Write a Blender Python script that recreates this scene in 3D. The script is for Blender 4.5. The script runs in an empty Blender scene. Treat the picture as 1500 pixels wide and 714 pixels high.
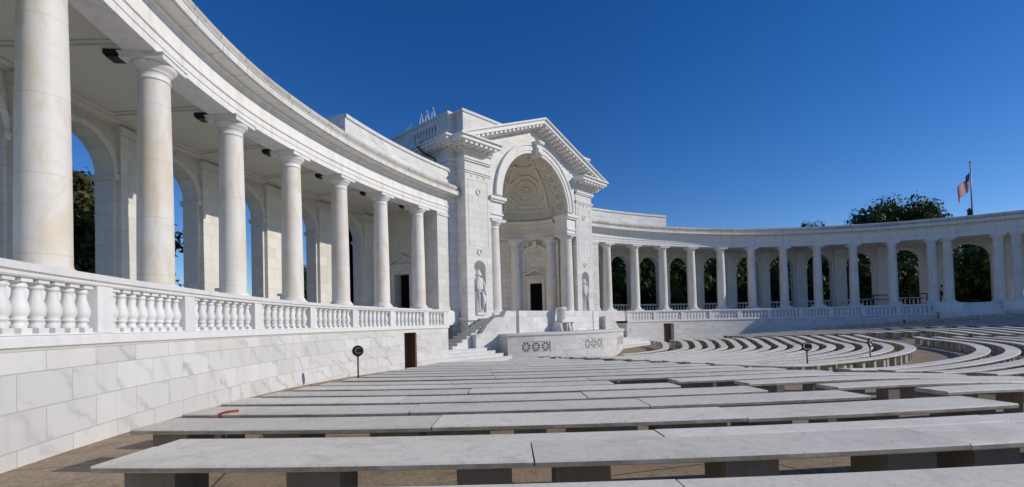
import bpy, math, random
import numpy as np
from mathutils import Vector, Matrix
random.seed(7)
SC = bpy.context.scene
COL = SC.collection
R = math.radians
# ------------------------------------------------------------------ camera, sky, sun, exposure
S = 7.0
CAMX, CAMY, YAW = -3.884097630044071 * S, 1.0376967364054261 * S, 0.8159628175169118
FPX, ROLL, PITCH, Y0 = 713.94, 0.024514662676378685, 0.018233777294594248, 461.4125
fw = Vector((math.sin(YAW) * math.cos(PITCH), math.cos(YAW) * math.cos(PITCH), math.sin(PITCH)))
rt = Vector((math.cos(YAW), -math.sin(YAW), 0))
up = rt.cross(fw)
c_, s_ = math.cos(ROLL), math.sin(ROLL)
rt2 = rt * c_ - up * s_
up2 = rt * s_ + up * c_
cam = bpy.data.cameras.new('camera')
cam.sensor_width = 36.0
cam.lens = FPX / 1500 * 36
cam.shift_y = (Y0 - 357) / 1500
cam.clip_start = 0.05
cam.clip_end = 6000
camo = bpy.data.objects.new('camera', cam)
COL.objects.link(camo)
camo.matrix_world = Matrix(((rt2.x, up2.x, -fw.x, CAMX), (rt2.y, up2.y, -fw.y, CAMY), (rt2.z, up2.z, -fw.z, 0), (0, 0, 0, 1)))
SC.camera = camo
SUN_AZ, SUN_EL = R(142), R(25.0)
W = bpy.data.worlds.new('World')
SC.world = W
W.use_nodes = True
wn = W.node_tree
sky = wn.nodes.new('ShaderNodeTexSky')
sky.sky_type = 'NISHITA'
sky.sun_disc = False
sky.sun_elevation = SUN_EL
sky.sun_rotation = SUN_AZ
sky.altitude = 1200
sky.air_density = 1.0
sky.dust_density = 0.1
sky.ozone_density = 3.0
hs = wn.nodes.new('ShaderNodeHueSaturation')
hs.inputs['Saturation'].default_value = 1.33
hs.inputs['Value'].default_value = 1.0
hs.inputs['Hue'].default_value = 0.514
wn.links.new(sky.outputs[0], hs.inputs['Color'])
wn.links.new(hs.outputs[0], wn.nodes['Background'].inputs[0])
wn.nodes['Background'].inputs[1].default_value = 0.112
sl = bpy.data.lights.new('sun', 'SUN')
sl.energy = 3.05
sl.angle = R(0.5)
sl.color = (1.0, 0.92, 0.80)
so = bpy.data.objects.new('sun', sl)
COL.objects.link(so)
sdv = Vector((math.sin(SUN_AZ) * math.cos(SUN_EL), math.cos(SUN_AZ) * math.cos(SUN_EL), math.sin(SUN_EL)))
so.rotation_euler = sdv.to_track_quat('Z', 'Y').to_euler()
so.location = sdv * 200
SC.view_settings.view_transform = 'Standard'
SC.view_settings.look = 'None'
SC.view_settings.exposure = 0.0
SC.view_settings.gamma = 1.0
SC.view_settings.use_curve_mapping = False

# ------------------------------------------------------------------ the ellipse of the colonnade
EA, EB, S0, DS = 4.586426361938773 * S, 4.948182529624634 * S, 1.4743915952198776 * S, 0.46217020526598 * S
_t = np.linspace(0, 2 * np.pi, 8001)
_x, _y = EB * np.sin(_t), EA * np.cos(_t)
_s = np.concatenate([[0], np.cumsum(np.hypot(np.diff(_x), np.diff(_y)))])

NEAR = 0.8

def sk(k):
    return S0 + DS * k

def E(side):
    sa, sb = S0 + DS * 3.6, S0 + DS * 7.0
    def f(s, o, z):
        if side < 0 and s > sa:
            t = min(1.0, (s - sa) / (sb - sa))
            o = o - NEAR * max(0.25, 1 + 0.25 * min(o, 0)) * t * t * (3 - 2 * t)
        tt = float(np.interp(s, _s, _t))
        x, y = EB * math.sin(tt), EA * math.cos(tt)
        nx, ny = math.sin(tt) / EB, math.cos(tt) / EA
        n = math.hypot(nx, ny)
        return (side * (x + o * nx / n), y + o * ny / n, z)
    return f

def k_of_x(px, o):
    pass

def cam_xy(P):
    d = Vector(P) - Vector((CAMX, CAMY, 0))
    zz = d.dot(fw)
    if zz <= 0.05:
        return None
    return 750 + FPX * d.dot(rt2) / zz, Y0 - FPX * d.dot(up2) / zz, zz

# ------------------------------------------------------------------ mesh builder
class MB:
    def __init__(self):
        self.v, self.f, self.uv, self.sm, self.mi = [], [], [], [], []

    def face(self, pts, uv=None, smooth=False, mi=0):
        i = len(self.v)
        self.v += [tuple(p) for p in pts]
        self.f.append(tuple(range(i, i + len(pts))))
        if uv is None:
            a, b, c = Vector(pts[0]), Vector(pts[1]), Vector(pts[2])
            n = (b - a).cross(c - a)
            if n.length < 1e-12 and len(pts) > 3:
                n = (c - a).cross(Vector(pts[3]) - a)
            if n.length > 0:
                n.normalize()
            if abs(n.z) > 0.8:
                uv = [(p[0], p[1]) for p in pts]
            else:
                t = Vector((-n.y, n.x, 0))
                if t.length < 1e-6:
                    t = Vector((1, 0, 0))
                t.normalize()
                uv = [(p[0] * t.x + p[1] * t.y, p[2]) for p in pts]
        self.uv.append(uv)
        self.sm.append(smooth)
        self.mi.append(mi)

    def box(self, x0, x1, y0, y1, z0, z1, xf=None, taper=0, mi=0):
        g = taper
        P = [(x0, y0, z0), (x1, y0, z0), (x1, y1, z0), (x0, y1, z0), (x0 + g, y0 + g, z1), (x1 - g, y0 + g, z1), (x1 - g, y1 - g, z1), (x0 + g, y1 - g, z1)]
        for q in ((0, 3, 2, 1), (4, 5, 6, 7), (0, 1, 5, 4), (1, 2, 6, 5), (2, 3, 7, 6), (3, 0, 4, 7)):
            loc = [P[i] for i in q]
            a, b, c = (Vector(loc[i]) for i in (0, 1, 2))
            n = (b - a).cross(c - a)
            if abs(n.z) > abs(n.x) and abs(n.z) > abs(n.y):
                uv = [(p[0], p[1]) for p in loc]
            elif abs(n.y) >= abs(n.x):
                uv = [(p[0], p[2]) for p in loc]
            else:
                uv = [(p[1], p[2]) for p in loc]
            pts = [xf(*p) for p in loc] if xf else loc
            self.face(pts, uv, mi=mi)

    def cbox(self, s0, s1, o0, o1, z0, z1, xf, step=0.7):
        """a box that follows the curve"""
        n = max(1, int(math.ceil(abs(s1 - s0) / step)))
        self.sweep([(o0, z0), (o1, z0), (o1, z1), (o0, z1)], [s0 + (s1 - s0) * i / n for i in range(n + 1)], xf, closed=True)

    def sweep(self, prof, ss, xf, closed=False, smooth=False, caps=True):
        n = len(prof)
        L = [0]
        for i in range(1, n + 1):
            a, b = prof[i - 1], prof[i % n]
            L.append(L[-1] + math.hypot(b[0] - a[0], b[1] - a[1]))
        rows = [[xf(s, o, z) for (o, z) in prof] for s in ss]
        m = n if closed else n - 1
        for i in range(len(ss) - 1):
            for j in range(m):
                k = (j + 1) % n
                a, b = prof[j], prof[k]
                if abs(a[0] - b[0]) < abs(a[1] - b[1]):
                    va, vb = a[1], b[1]
                else:
                    va, vb = L[j], L[j + 1]
                self.face([rows[i][j], rows[i + 1][j], rows[i + 1][k], rows[i][k]], [(ss[i], va), (ss[i + 1], va), (ss[i + 1], vb), (ss[i], vb)], smooth)
        if closed and caps:
            self.face([rows[0][j] for j in range(n)], [prof[j] for j in range(n)])
            self.face([rows[-1][j] for j in reversed(range(n))], [prof[j] for j in reversed(range(n))])

    def lathe(self, prof, n=20, c=(0, 0, 0), xf=None, a0=0.0, a1=2 * math.pi, smooth=True, sx=1.0, sy=1.0):
        full = abs(a1 - a0 - 2 * math.pi) < 1e-6
        base = len(self.v)
        m = n if full else n + 1
        for (r, z) in prof:
            for i in range(m):
                a = a0 + (a1 - a0) * i / n
                p = (c[0] + r * sx * math.cos(a), c[1] + r * sy * math.sin(a), c[2] + z)
                self.v.append(xf(*p) if xf else p)
        for j in range(len(prof) - 1):
            rr = max(prof[j][0], prof[j + 1][0])
            for i in range(n):
                k = (i + 1) % m
                self.f.append((base + j * m + i, base + j * m + k, base + (j + 1) * m + k, base + (j + 1) * m + i))
                u0, u1 = i / n * 6.283 * rr, (i + 1) / n * 6.283 * rr
                self.uv.append([(u0, prof[j][1]), (u1, prof[j][1]), (u1, prof[j + 1][1]), (u0, prof[j + 1][1])])
                self.sm.append(smooth)
                self.mi.append(0)

    def tube(self, pts, r, n=8, xf=None, cap=True):
        pts = [Vector(p) for p in pts]
        rr = r if isinstance(r, (list, tuple)) else [r] * len(pts)
        base = len(self.v)
        for i, p in enumerate(pts):
            d = (pts[min(i + 1, len(pts) - 1)] - pts[max(i - 1, 0)]).normalized()
            a = d.orthogonal().normalized() if i == 0 else (a - d * a.dot(d)).normalized()
            b = d.cross(a)
            for k in range(n):
                q = p + (a * math.cos(2 * math.pi * k / n) + b * math.sin(2 * math.pi * k / n)) * rr[i]
                self.v.append(xf(*q) if xf else tuple(q))
        for i in range(len(pts) - 1):
            for k in range(n):
                k2 = (k + 1) % n
                self.f.append((base + i * n + k, base + i * n + k2, base + (i + 1) * n + k2, base + (i + 1) * n + k))
                self.uv.append([(k / n, i), ((k + 1) / n, i), ((k + 1) / n, i + 1), (k / n, i + 1)])
                self.sm.append(True)
                self.mi.append(0)
        if cap:
            for q in (tuple(base + k for k in range(n)), tuple(base + (len(pts) - 1) * n + k for k in range(n))):
                self.f.append(q)
                self.uv.append([(0, 0)] * n)
                self.sm.append(False)
                self.mi.append(0)

    def mesh(self, name, mats, fix=True):
        me = bpy.data.meshes.new(name)
        me.from_pydata(self.v, [], self.f)
        ul = me.uv_layers.new(name='UVMap')
        flat = [c for u in self.uv for p in u for c in p]
        ul.data.foreach_set('uv', flat)
        me.polygons.foreach_set('use_smooth', self.sm)
        if not isinstance(mats, (list, tuple)):
            mats = [mats]
        for m in mats:
            me.materials.append(m)
        if len(mats) > 1:
            me.polygons.foreach_set('material_index', self.mi)
        me.update()
        if fix:
            import bmesh
            bm = bmesh.new()
            bm.from_mesh(me)
            bmesh.ops.remove_doubles(bm, verts=bm.verts, dist=1e-4)
            bmesh.ops.recalc_face_normals(bm, faces=bm.faces)
            bm.to_mesh(me)
            bm.free()
        return me

    def build(self, name, mats, parent=None, fix=True):
        o = bpy.data.objects.new(name, self.mesh(name, mats, fix))
        COL.objects.link(o)
        if parent is not None:
            o.parent = parent
        return o

def link_obj(name, me, parent=None, M=None):
    o = bpy.data.objects.new(name, me)
    COL.objects.link(o)
    if parent is not None:
        o.parent = parent
    if M is not None:
        o.matrix_local = M
    return o

def tag(o, label, cat, group=None, kind=None):
    if label:
        o['label'] = label
    if cat:
        o['category'] = cat
    if group:
        o['group'] = group
    if kind:
        o['kind'] = kind
    return o

def empty(name, label, cat, loc=(0, 0, 0), group=None):
    # parts are modelled in world coordinates: the empty's base location is undone on each part by add_part
    o = bpy.data.objects.new(name, None)
    o.empty_display_size = 0.3
    o.location = loc
    COL.objects.link(o)
    return tag(o, label, cat, group)

def settle(root):
    """shift the parts so that world-space meshes sit under a root that has its own location"""
    L = Vector(root.location)
    for ch in root.children:
        ch.location = Vector(ch.location) - L

def copy_tree(o, parent=None):
    c = o.copy()
    COL.objects.link(c)
    if parent is not None:
        c.parent = parent
    for ch in list(o.children):
        copy_tree(ch, c)
    return c

ORD = ['first', 'second', 'third', 'fourth', 'fifth', 'sixth', 'seventh', 'eighth', 'ninth', 'tenth', 'eleventh', 'twelfth', 'thirteenth', 'fourteenth', 'fifteenth', 'sixteenth', 'seventeenth', 'eighteenth', 'nineteenth', 'twentieth']

# ------------------------------------------------------------------ materials
def new_mat(name, rough=0.6, spec=0.3):
    m = bpy.data.materials.new(name)
    m.use_nodes = True
    b = m.node_tree.nodes['Principled BSDF']
    b.inputs['Roughness'].default_value = rough
    b.inputs['Specular IOR Level'].default_value = spec
    return m, m.node_tree, b

def N(nt, t, **kw):
    n = nt.nodes.new(t)
    for k, v in kw.items():
        setattr(n, k, v)
    return n

def ramp(nt, src, stops, interp='LINEAR'):
    r = nt.nodes.new('ShaderNodeValToRGB')
    r.color_ramp.interpolation = interp
    el = r.color_ramp.elements
    while len(el) < len(stops):
        el.new(0.5)
    for e, (p, c) in zip(el, stops):
        e.position = p
        e.color = c if len(c) == 4 else (*c, 1)
    nt.links.new(src, r.inputs[0])
    return r.outputs[0]

def mix(nt, fac, a, b, mode='MIX'):
    m = nt.nodes.new('ShaderNodeMix')
    m.data_type = 'RGBA'
    m.blend_type = mode
    for sock, val in ((m.inputs[0], fac), (m.inputs[6], a), (m.inputs[7], b)):
        if hasattr(val, 'links') or hasattr(val, 'is_linked'):
            nt.links.new(val, sock)
        else:
            sock.default_value = val if not isinstance(val, tuple) or len(val) == 4 else (*val, 1)
    return m.outputs[2]

def noise(nt, vec, scale, detail=4, rough=0.6, dist=0.0):
    n = nt.nodes.new('ShaderNodeTexNoise')
    n.inputs['Scale'].default_value = scale
    n.inputs['Detail'].default_value = detail
    n.inputs['Roughness'].default_value = rough
    n.inputs['Distortion'].default_value = dist
    if vec is not None:
        nt.links.new(vec, n.inputs['Vector'])
    return n

def marble(name, base=(0.76, 0.75, 0.73), brick=None, vein=0.35, warm=0.25, drums=False, streak=0.25, tint=0.10, mortar=0.35, msize=0.006):
    m, nt, b = new_mat(name, 0.55, 0.25)
    tc = N(nt, 'ShaderNodeTexCoord')
    geo = N(nt, 'ShaderNodeNewGeometry')
    pos = geo.outputs['Position']
    # per-instance offset of the pattern
    oi = N(nt, 'ShaderNodeObjectInfo')
    off = N(nt, 'ShaderNodeVectorMath', operation='SCALE')
    off.inputs[0].default_value = (13.7, 7.9, 5.3)
    nt.links.new(oi.outputs['Random'], off.inputs['Scale'])
    addv = N(nt, 'ShaderNodeVectorMath', operation='ADD')
    nt.links.new(pos, addv.inputs[0])
    nt.links.new(off.outputs[0], addv.inputs[1])
    P = addv.outputs[0]
    col = None
    if brick:
        bw, bh = brick
        bt = N(nt, 'ShaderNodeTexBrick')
        bt.offset = 0.5
        bt.inputs['Scale'].default_value = 1.0
        bt.inputs['Brick Width'].default_value = bw
        bt.inputs['Row Height'].default_value = bh
        bt.inputs['Mortar Size'].default_value = msize
        bt.inputs['Mortar Smooth'].default_value = 0.3
        bt.inputs['Bias'].default_value = 0.0
        bt.inputs['Color1'].default_value = (1, 1, 1, 1)
        bt.inputs['Color2'].default_value = (0, 0, 0, 1)
        bt.inputs['Mortar'].default_value = (0.5, 0.5, 0.5, 1)
        nt.links.new(tc.outputs['UV'], bt.inputs['Vector'])
        # the block's own random grey shifts its veining
        sh = N(nt, 'ShaderNodeVectorMath', operation='SCALE')
        sh.inputs['Scale'].default_value = 9.0
        nt.links.new(bt.outputs['Color'], sh.inputs[0])
        ad2 = N(nt, 'ShaderNodeVectorMath', operation='ADD')
        nt.links.new(P, ad2.inputs[0])
        nt.links.new(sh.outputs[0], ad2.inputs[1])
        P = ad2.outputs[0]
        d = tuple(c * (1 - tint) for c in base)
        col = mix(nt, bt.outputs['Color'], d, base)
    mp = N(nt, 'ShaderNodeMapping')
    mp.inputs['Rotation'].default_value = (0.5, 0.6, 0.3)
    mp.inputs['Scale'].default_value = (1.0, 1.0, 1.6)
    nt.links.new(P, mp.inputs['Vector'])
    n1 = nt.nodes.new('ShaderNodeTexWave')
    n1.bands_direction = 'DIAGONAL'
    n1.inputs['Scale'].default_value = 0.55
    n1.inputs['Distortion'].default_value = 7.0
    n1.inputs['Detail'].default_value = 5.0
    n1.inputs['Detail Scale'].default_value = 1.3
    n1.inputs['Detail Roughness'].default_value = 0.62
    nt.links.new(mp.outputs[0], n1.inputs['Vector'])
    v0 = ramp(nt, n1.outputs['Fac'], [(0.74, (0, 0, 0)), (0.95, (0.5,) * 3), (0.985, (1, 1, 1))])
    n1b = noise(nt, P, 0.7, 4, 0.6)
    v1 = ramp(nt, n1b.outputs['Fac'], [(0.42, (0.05,) * 3), (0.62, (1, 1, 1))])
    ve = mix(nt, 1.0, v0, v1, 'MULTIPLY')
    vf = N(nt, 'ShaderNodeMath', operation='MULTIPLY')
    nt.links.new(ve, vf.inputs[0])
    vf.inputs[1].default_value = vein
    c0 = col if col is not None else (*base, 1)
    c1 = mix(nt, vf.outputs[0], c0, tuple(x * k for x, k in zip(base, (0.66, 0.67, 0.68))))
    if drums:
        mps = N(nt, 'ShaderNodeMapping')
        mps.inputs['Scale'].default_value = (2.2, 2.2, 0.75)
        nt.links.new(P, mps.inputs['Vector'])
        n2 = noise(nt, mps.outputs[0], 0.9, 6, 0.62, 0.8)
        wf = ramp(nt, n2.outputs['Fac'], [(0.46, (0, 0, 0)), (0.56, (warm * 0.55,) * 3), (0.7, (warm,) * 3)])
    else:
        n2 = noise(nt, P, 0.55, 5, 0.6, 0.4)
        wf = ramp(nt, n2.outputs['Fac'], [(0.48, (0, 0, 0)), (0.72, (warm,) * 3)])
    c2 = mix(nt, wf, c1, tuple(x * k for x, k in zip(base, (0.90, 0.78, 0.58))))
    # dirt streaks that run down
    mp2 = N(nt, 'ShaderNodeMapping')
    mp2.inputs['Scale'].default_value = (3.2, 3.2, 0.22)
    nt.links.new(P, mp2.inputs['Vector'])
    n3 = noise(nt, mp2.outputs[0], 1.0, 6, 0.6)
    sf = ramp(nt, n3.outputs['Fac'], [(0.5, (0, 0, 0)), (0.78, (streak,) * 3)])
    c3 = mix(nt, sf, c2, tuple(x * k for x, k in zip(base, (0.5, 0.47, 0.42))))
    if brick:
        c3 = mix(nt, bt.outputs['Fac'], c3, tuple(x * (1 - mortar * 1.6) for x in base))
    if drums:
        uvx = N(nt, 'ShaderNodeSeparateXYZ')
        nt.links.new(tc.outputs['UV'], uvx.inputs[0])
        md = N(nt, 'ShaderNodeMath', operation='PINGPONG')
        nt.links.new(uvx.outputs['Y'], md.inputs[0])
        md.inputs[1].default_value = 0.72
        jf = ramp(nt, md.outputs[0], [(0.0, (0.5,) * 3), (0.010, (0, 0, 0))])
        c3 = mix(nt, jf, c3, tuple(x * 0.45 for x in base))
    rv = N(nt, 'ShaderNodeMapRange')
    rv.inputs['To Min'].default_value = 0.91
    rv.inputs['To Max'].default_value = 1.03
    nt.links.new(oi.outputs['Random'], rv.inputs['Value'])
    c3 = mix(nt, 1.0, c3, rv.outputs[0], 'MULTIPLY')
    # fine grime specks
    n7 = noise(nt, P, 11, 6, 0.72)
    f7 = ramp(nt, n7.outputs['Fac'], [(0.60, (0, 0, 0)), (0.78, (0.35,) * 3)])
    c3 = mix(nt, f7, c3, tuple(x * 0.55 for x in base))
    nt.links.new(c3, b.inputs['Base Color'])
    n4 = noise(nt, P, 38, 4, 0.6)
    bp = N(nt, 'ShaderNodeBump')
    bp.inputs['Strength'].default_value = 0.12
    bp.inputs['Distance'].default_value = 0.01
    nt.links.new(n4.outputs['Fac'], bp.inputs['Height'])
    nt.links.new(bp.outputs[0], b.inputs['Normal'])
    return m

M_WALL = marble('marble_ashlar', (0.78, 0.775, 0.76), (1.04, 0.42), vein=1.0, warm=0.10, streak=0.24, tint=0.16, mortar=0.30, msize=0.006)
M_TOWER = marble('marble_stage_blocks', (0.80, 0.79, 0.76), (1.15, 0.48), vein=0.25, warm=0.20, streak=0.34, tint=0.14, mortar=0.28, msize=0.009)
M_ARC = marble('marble_arcade_blocks', (0.76, 0.745, 0.69), (1.1, 0.5), vein=0.2, warm=0.3, streak=0.28, tint=0.12, mortar=0.26)
M_APSE = marble('marble_apse_blocks', (0.78, 0.73, 0.63), (0.95, 0.42), vein=0.2, warm=0.35, streak=0.2, tint=0.10, mortar=0.32, msize=0.012)
M_PLAIN = marble('marble_plain', (0.80, 0.79, 0.77), None, vein=0.2, warm=0.16, streak=0.42)
M_BAL = marble('marble_balustrade', (0.79, 0.79, 0.78), None, vein=0.16, warm=0.10, streak=0.26)
M_CARVED = marble('marble_carved', (0.76, 0.715, 0.62), None, vein=0.1, warm=0.4, streak=0.2)
M_COLUMN = marble('marble_column', (0.78, 0.76, 0.72), None, vein=0.18, warm=0.85, drums=True, streak=0.18)
M_CEIL = marble('marble_ceiling', (0.64, 0.62, 0.54), (1.6, 1.6), vein=0.06, warm=0.25, streak=0.1, tint=0.05, mortar=0.15)
M_CORN = marble('marble_cornice', (0.78, 0.765, 0.73), (1.3, 4.0), vein=0.1, warm=0.15, streak=0.55, tint=0.10, mortar=0.4, msize=0.012)
M_ROOFTOP = marble('marble_roof_edge', (0.68, 0.655, 0.60), (1.3, 4.0), vein=0.1, warm=0.35, streak=0.85, tint=0.25, mortar=0.5, msize=0.015)

M_ROOF = marble('grey_roof_slabs', (0.22, 0.215, 0.20), (1.3, 1.3), vein=0.1, warm=0.2, streak=0.3)

def bench_stone():
    m, nt, b = new_mat('weathered_bench_marble', 0.75, 0.2)
    geo = N(nt, 'ShaderNodeNewGeometry')
    oi = N(nt, 'ShaderNodeObjectInfo')
    P = geo.outputs['Position']
    n1 = noise(nt, P, 0.9, 6, 0.6, 0.5)
    c1 = ramp(nt, n1.outputs['Fac'], [(0.3, (0.86, 0.81, 0.685)), (0.7, (0.93, 0.885, 0.765))])
    rv = N(nt, 'ShaderNodeMapRange')
    rv.inputs['To Min'].default_value = 0.88
    rv.inputs['To Max'].default_value = 1.06
    nt.links.new(oi.outputs['Random'], rv.inputs['Value'])
    c1b = mix(nt, 1.0, c1, rv.outputs[0], 'MULTIPLY')
    n2 = noise(nt, P, 14, 6, 0.75)
    f2 = ramp(nt, n2.outputs['Fac'], [(0.50, (0, 0, 0)), (0.74, (0.5,) * 3)])
    c2a = mix(nt, f2, c1b, (0.40, 0.385, 0.34))
    n6 = noise(nt, P, 1.7, 7, 0.7, 1.2)
    f6 = ramp(nt, n6.outputs['Fac'], [(0.52, (0, 0, 0)), (0.60, (0.20,) * 3), (0.75, (0.4,) * 3)])
    c2 = mix(nt, f6, c2a, (0.46, 0.43, 0.37))
    n3 = noise(nt, P, 60, 3, 0.7)
    f3 = ramp(nt, n3.outputs['Fac'], [(0.62, (0, 0, 0)), (0.74, (0.6,) * 3)])
    c3 = mix(nt, f3, c2, (0.22, 0.2, 0.17))
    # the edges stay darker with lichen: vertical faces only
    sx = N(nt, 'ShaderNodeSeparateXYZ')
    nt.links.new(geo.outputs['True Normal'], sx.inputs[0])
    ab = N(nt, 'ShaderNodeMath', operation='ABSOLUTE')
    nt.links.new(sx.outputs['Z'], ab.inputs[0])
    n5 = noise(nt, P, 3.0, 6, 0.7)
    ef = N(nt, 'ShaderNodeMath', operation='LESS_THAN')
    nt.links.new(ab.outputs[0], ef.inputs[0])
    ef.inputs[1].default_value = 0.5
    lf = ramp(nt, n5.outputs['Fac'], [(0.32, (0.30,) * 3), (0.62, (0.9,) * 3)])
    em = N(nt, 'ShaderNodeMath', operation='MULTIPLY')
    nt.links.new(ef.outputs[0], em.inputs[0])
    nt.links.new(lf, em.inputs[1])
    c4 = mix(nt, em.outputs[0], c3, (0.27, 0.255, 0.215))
    nt.links.new(c4, b.inputs['Base Color'])
    bp = N(nt, 'ShaderNodeBump')
    bp.inputs['Strength'].default_value = 0.35
    bp.inputs['Distance'].default_value = 0.01
    nt.links.new(n2.outputs['Fac'], bp.inputs['Height'])
    nt.links.new(bp.outputs[0], b.inputs['Normal'])
    return m

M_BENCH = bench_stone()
M_SUPPORT = marble('shade_painted_support', (0.27, 0.255, 0.22), None, vein=0.1, warm=0.3, streak=0.6)  # darker than the benches: shade under the slabs is put into this colour

def paving():
    m, nt, b = new_mat('brown_exposed_aggregate', 0.85, 0.15)
    geo = N(nt, 'ShaderNodeNewGeometry')
    P = geo.outputs['Position']
    n1 = noise(nt, P, 45, 3, 0.6)
    c1 = ramp(nt, n1.outputs['Fac'], [(0.3, (0.24, 0.185, 0.125)), (0.7, (0.56, 0.44, 0.31))])
    n2 = noise(nt, P, 0.5, 5, 0.6)
    f2 = ramp(nt, n2.outputs['Fac'], [(0.4, (0, 0, 0)), (0.7, (0.5,) * 3)])
    c2 = mix(nt, f2, c1, (0.30, 0.24, 0.17))
    bk = N(nt, 'ShaderNodeTexBrick')
    bk.offset = 0.0
    bk.inputs['Scale'].default_value = 1.0
    bk.inputs['Brick Width'].default_value = 2.6
    bk.inputs['Row Height'].default_value = 2.6
    bk.inputs['Mortar Size'].default_value = 0.012
    mpg = N(nt, 'ShaderNodeMapping')
    mpg.inputs['Rotation'].default_value = (0, 0, 0.5)
    nt.links.new(P, mpg.inputs['Vector'])
    nt.links.new(mpg.outputs[0], bk.inputs['Vector'])
    n3 = noise(nt, P, 2.2, 7, 0.7, 1.0)
    f3 = ramp(nt, n3.outputs['Fac'], [(0.50, (0, 0, 0)), (0.62, (0.5,) * 3)])
    c2 = mix(nt, f3, c2, (0.17, 0.13, 0.09))
    c2 = mix(nt, bk.outputs['Fac'], c2, (0.10, 0.08, 0.06))
    nt.links.new(c2, b.inputs['Base Color'])
    bp = N(nt, 'ShaderNodeBump')
    bp.inputs['Strength'].default_value = 0.4
    bp.inputs['Distance'].default_value = 0.01
    nt.links.new(n1.outputs['Fac'], bp.inputs['Height'])
    nt.links.new(bp.outputs[0], b.inputs['Normal'])
    return m

M_PAVE = paving()

def simple(name, col, rough=0.6, spec=0.3, metal=0.0, var=0.15, scale=8):
    m, nt, b = new_mat(name, rough, spec)
    b.inputs['Metallic'].default_value = metal
    geo = N(nt, 'ShaderNodeNewGeometry')
    n = noise(nt, geo.outputs['Position'], scale, 4, 0.6)
    c = ramp(nt, n.outputs['Fac'], [(0.3, tuple(x * (1 - var) for x in col)), (0.7, tuple(x * (1 + var) for x in col))])
    nt.links.new(c, b.inputs['Base Color'])
    return m

M_DOOR = simple('brown_bronze_door', (0.15, 0.085, 0.05), 0.5, 0.4)
M_DARK = simple('painted_dark_interior', (0.008, 0.008, 0.009), 0.9, 0.1)  # near-black colour paints in the unlit inside of doorways and grilles
M_BLACK = simple('black_painted_iron', (0.012, 0.012, 0.013), 0.45, 0.4)
M_WHITEMETAL = simple('white_painted_metal', (0.66, 0.67, 0.68), 0.4, 0.4)
M_GREYMETAL = simple('grey_metal_pole', (0.30, 0.32, 0.33), 0.4, 0.5)
M_RUST = simple('rusty_strap', (0.30, 0.06, 0.025), 0.7, 0.2)
M_LETTER = simple('white_letter_paint', (0.75, 0.75, 0.74), 0.5, 0.3)
M_LETTERGREY = simple('grey_letter_paint', (0.16, 0.16, 0.16), 0.5, 0.3)
def cloth(name, col):
    m = simple(name, col, 0.8, 0.1)
    nt = m.node_tree
    b = nt.nodes['Principled BSDF']
    tr = N(nt, 'ShaderNodeBsdfTranslucent')
    src = b.inputs['Base Color'].links[0].from_socket
    nt.links.new(src, tr.inputs['Color'])
    ms = N(nt, 'ShaderNodeMixShader')
    ms.inputs[0].default_value = 0.6
    nt.links.new(b.outputs[0], ms.inputs[1])
    nt.links.new(tr.outputs[0], ms.inputs[2])
    nt.links.new(ms.outputs[0], nt.nodes['Material Output'].inputs['Surface'])
    return m

M_RED = cloth('flag_red', (0.66, 0.03, 0.035))
M_WHITECLOTH = cloth('flag_white', (0.82, 0.80, 0.78))
M_NAVY = cloth('flag_navy', (0.02, 0.03, 0.14))
M_GOLD = simple('gilt_ball', (0.45, 0.30, 0.08), 0.3, 0.5, 0.8)
M_SKIN = simple('skin', (0.42, 0.26, 0.19), 0.6, 0.3)
M_HAIR = simple('dark_hair', (0.02, 0.015, 0.012), 0.6, 0.3)
M_SHIRT = simple('pale_grey_shirt', (0.42, 0.43, 0.45), 0.8, 0.1)
M_TROUSER = simple('black_trousers', (0.015, 0.015, 0.018), 0.8, 0.1)
M_BARK = simple('bark', (0.09, 0.07, 0.05), 0.9, 0.1)
M_GRASS = simple('mown_grass', (0.055, 0.085, 0.025), 0.9, 0.1, 0.0, 0.3, 0.8)

def leaf_mat(name, a, b2):
    m, nt, b = new_mat(name, 0.55, 0.25)
    geo = N(nt, 'ShaderNodeNewGeometry')
    n = noise(nt, geo.outputs['Position'], 0.7, 3, 0.6)
    w = N(nt, 'ShaderNodeMath', operation='ADD')
    rr = N(nt, 'ShaderNodeMath', operation='MULTIPLY')
    nt.links.new(geo.outputs['Random Per Island'], rr.inputs[0])
    rr.inputs[1].default_value = 0.5
    nt.links.new(n.outputs['Fac'], w.inputs[0])
    nt.links.new(rr.outputs[0], w.inputs[1])
    c = ramp(nt, w.outputs[0], [(0.45, a), (0.95, b2)])
    nt.links.new(c, b.inputs['Base Color'])
    tr = N(nt, 'ShaderNodeBsdfTranslucent')
    nt.links.new(c, tr.inputs['Color'])
    ms = N(nt, 'ShaderNodeMixShader')
    ms.inputs[0].default_value = 0.22
    nt.links.new(b.outputs[0], ms.inputs[1])
    nt.links.new(tr.outputs[0], ms.inputs[2])
    nt.links.new(ms.outputs[0], nt.nodes['Material Output'].inputs['Surface'])
    return m

M_LEAF = leaf_mat('dark_foliage', (0.020, 0.042, 0.011), (0.085, 0.125, 0.026))
M_LEAF2 = leaf_mat('olive_foliage', (0.030, 0.042, 0.012), (0.120, 0.115, 0.030))

# ------------------------------------------------------------------ ground
YC, G0, SLP = 33.0, -2.403, 0.0294

def dz(p):
    t = min(1.0, max(0.0, (abs(p) - R(22)) / R(14)))
    return -0.3 * (1 - t * t * (3 - 2 * t))

def rise(p, r):
    t = min(1.0, max(0.0, (p - R(34)) / R(12)))
    return 0.048 * max(0.0, r - 28) * t

def gz(x, y):
    r = math.hypot(x, y - YC)
    k = min(1.0, r / 8)
    p = math.atan2(x, YC - y)
    return G0 + SLP * r + (dz(p) + rise(p, r) if y < YC else 0) * k - 0.25 * (1 - k)

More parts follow.
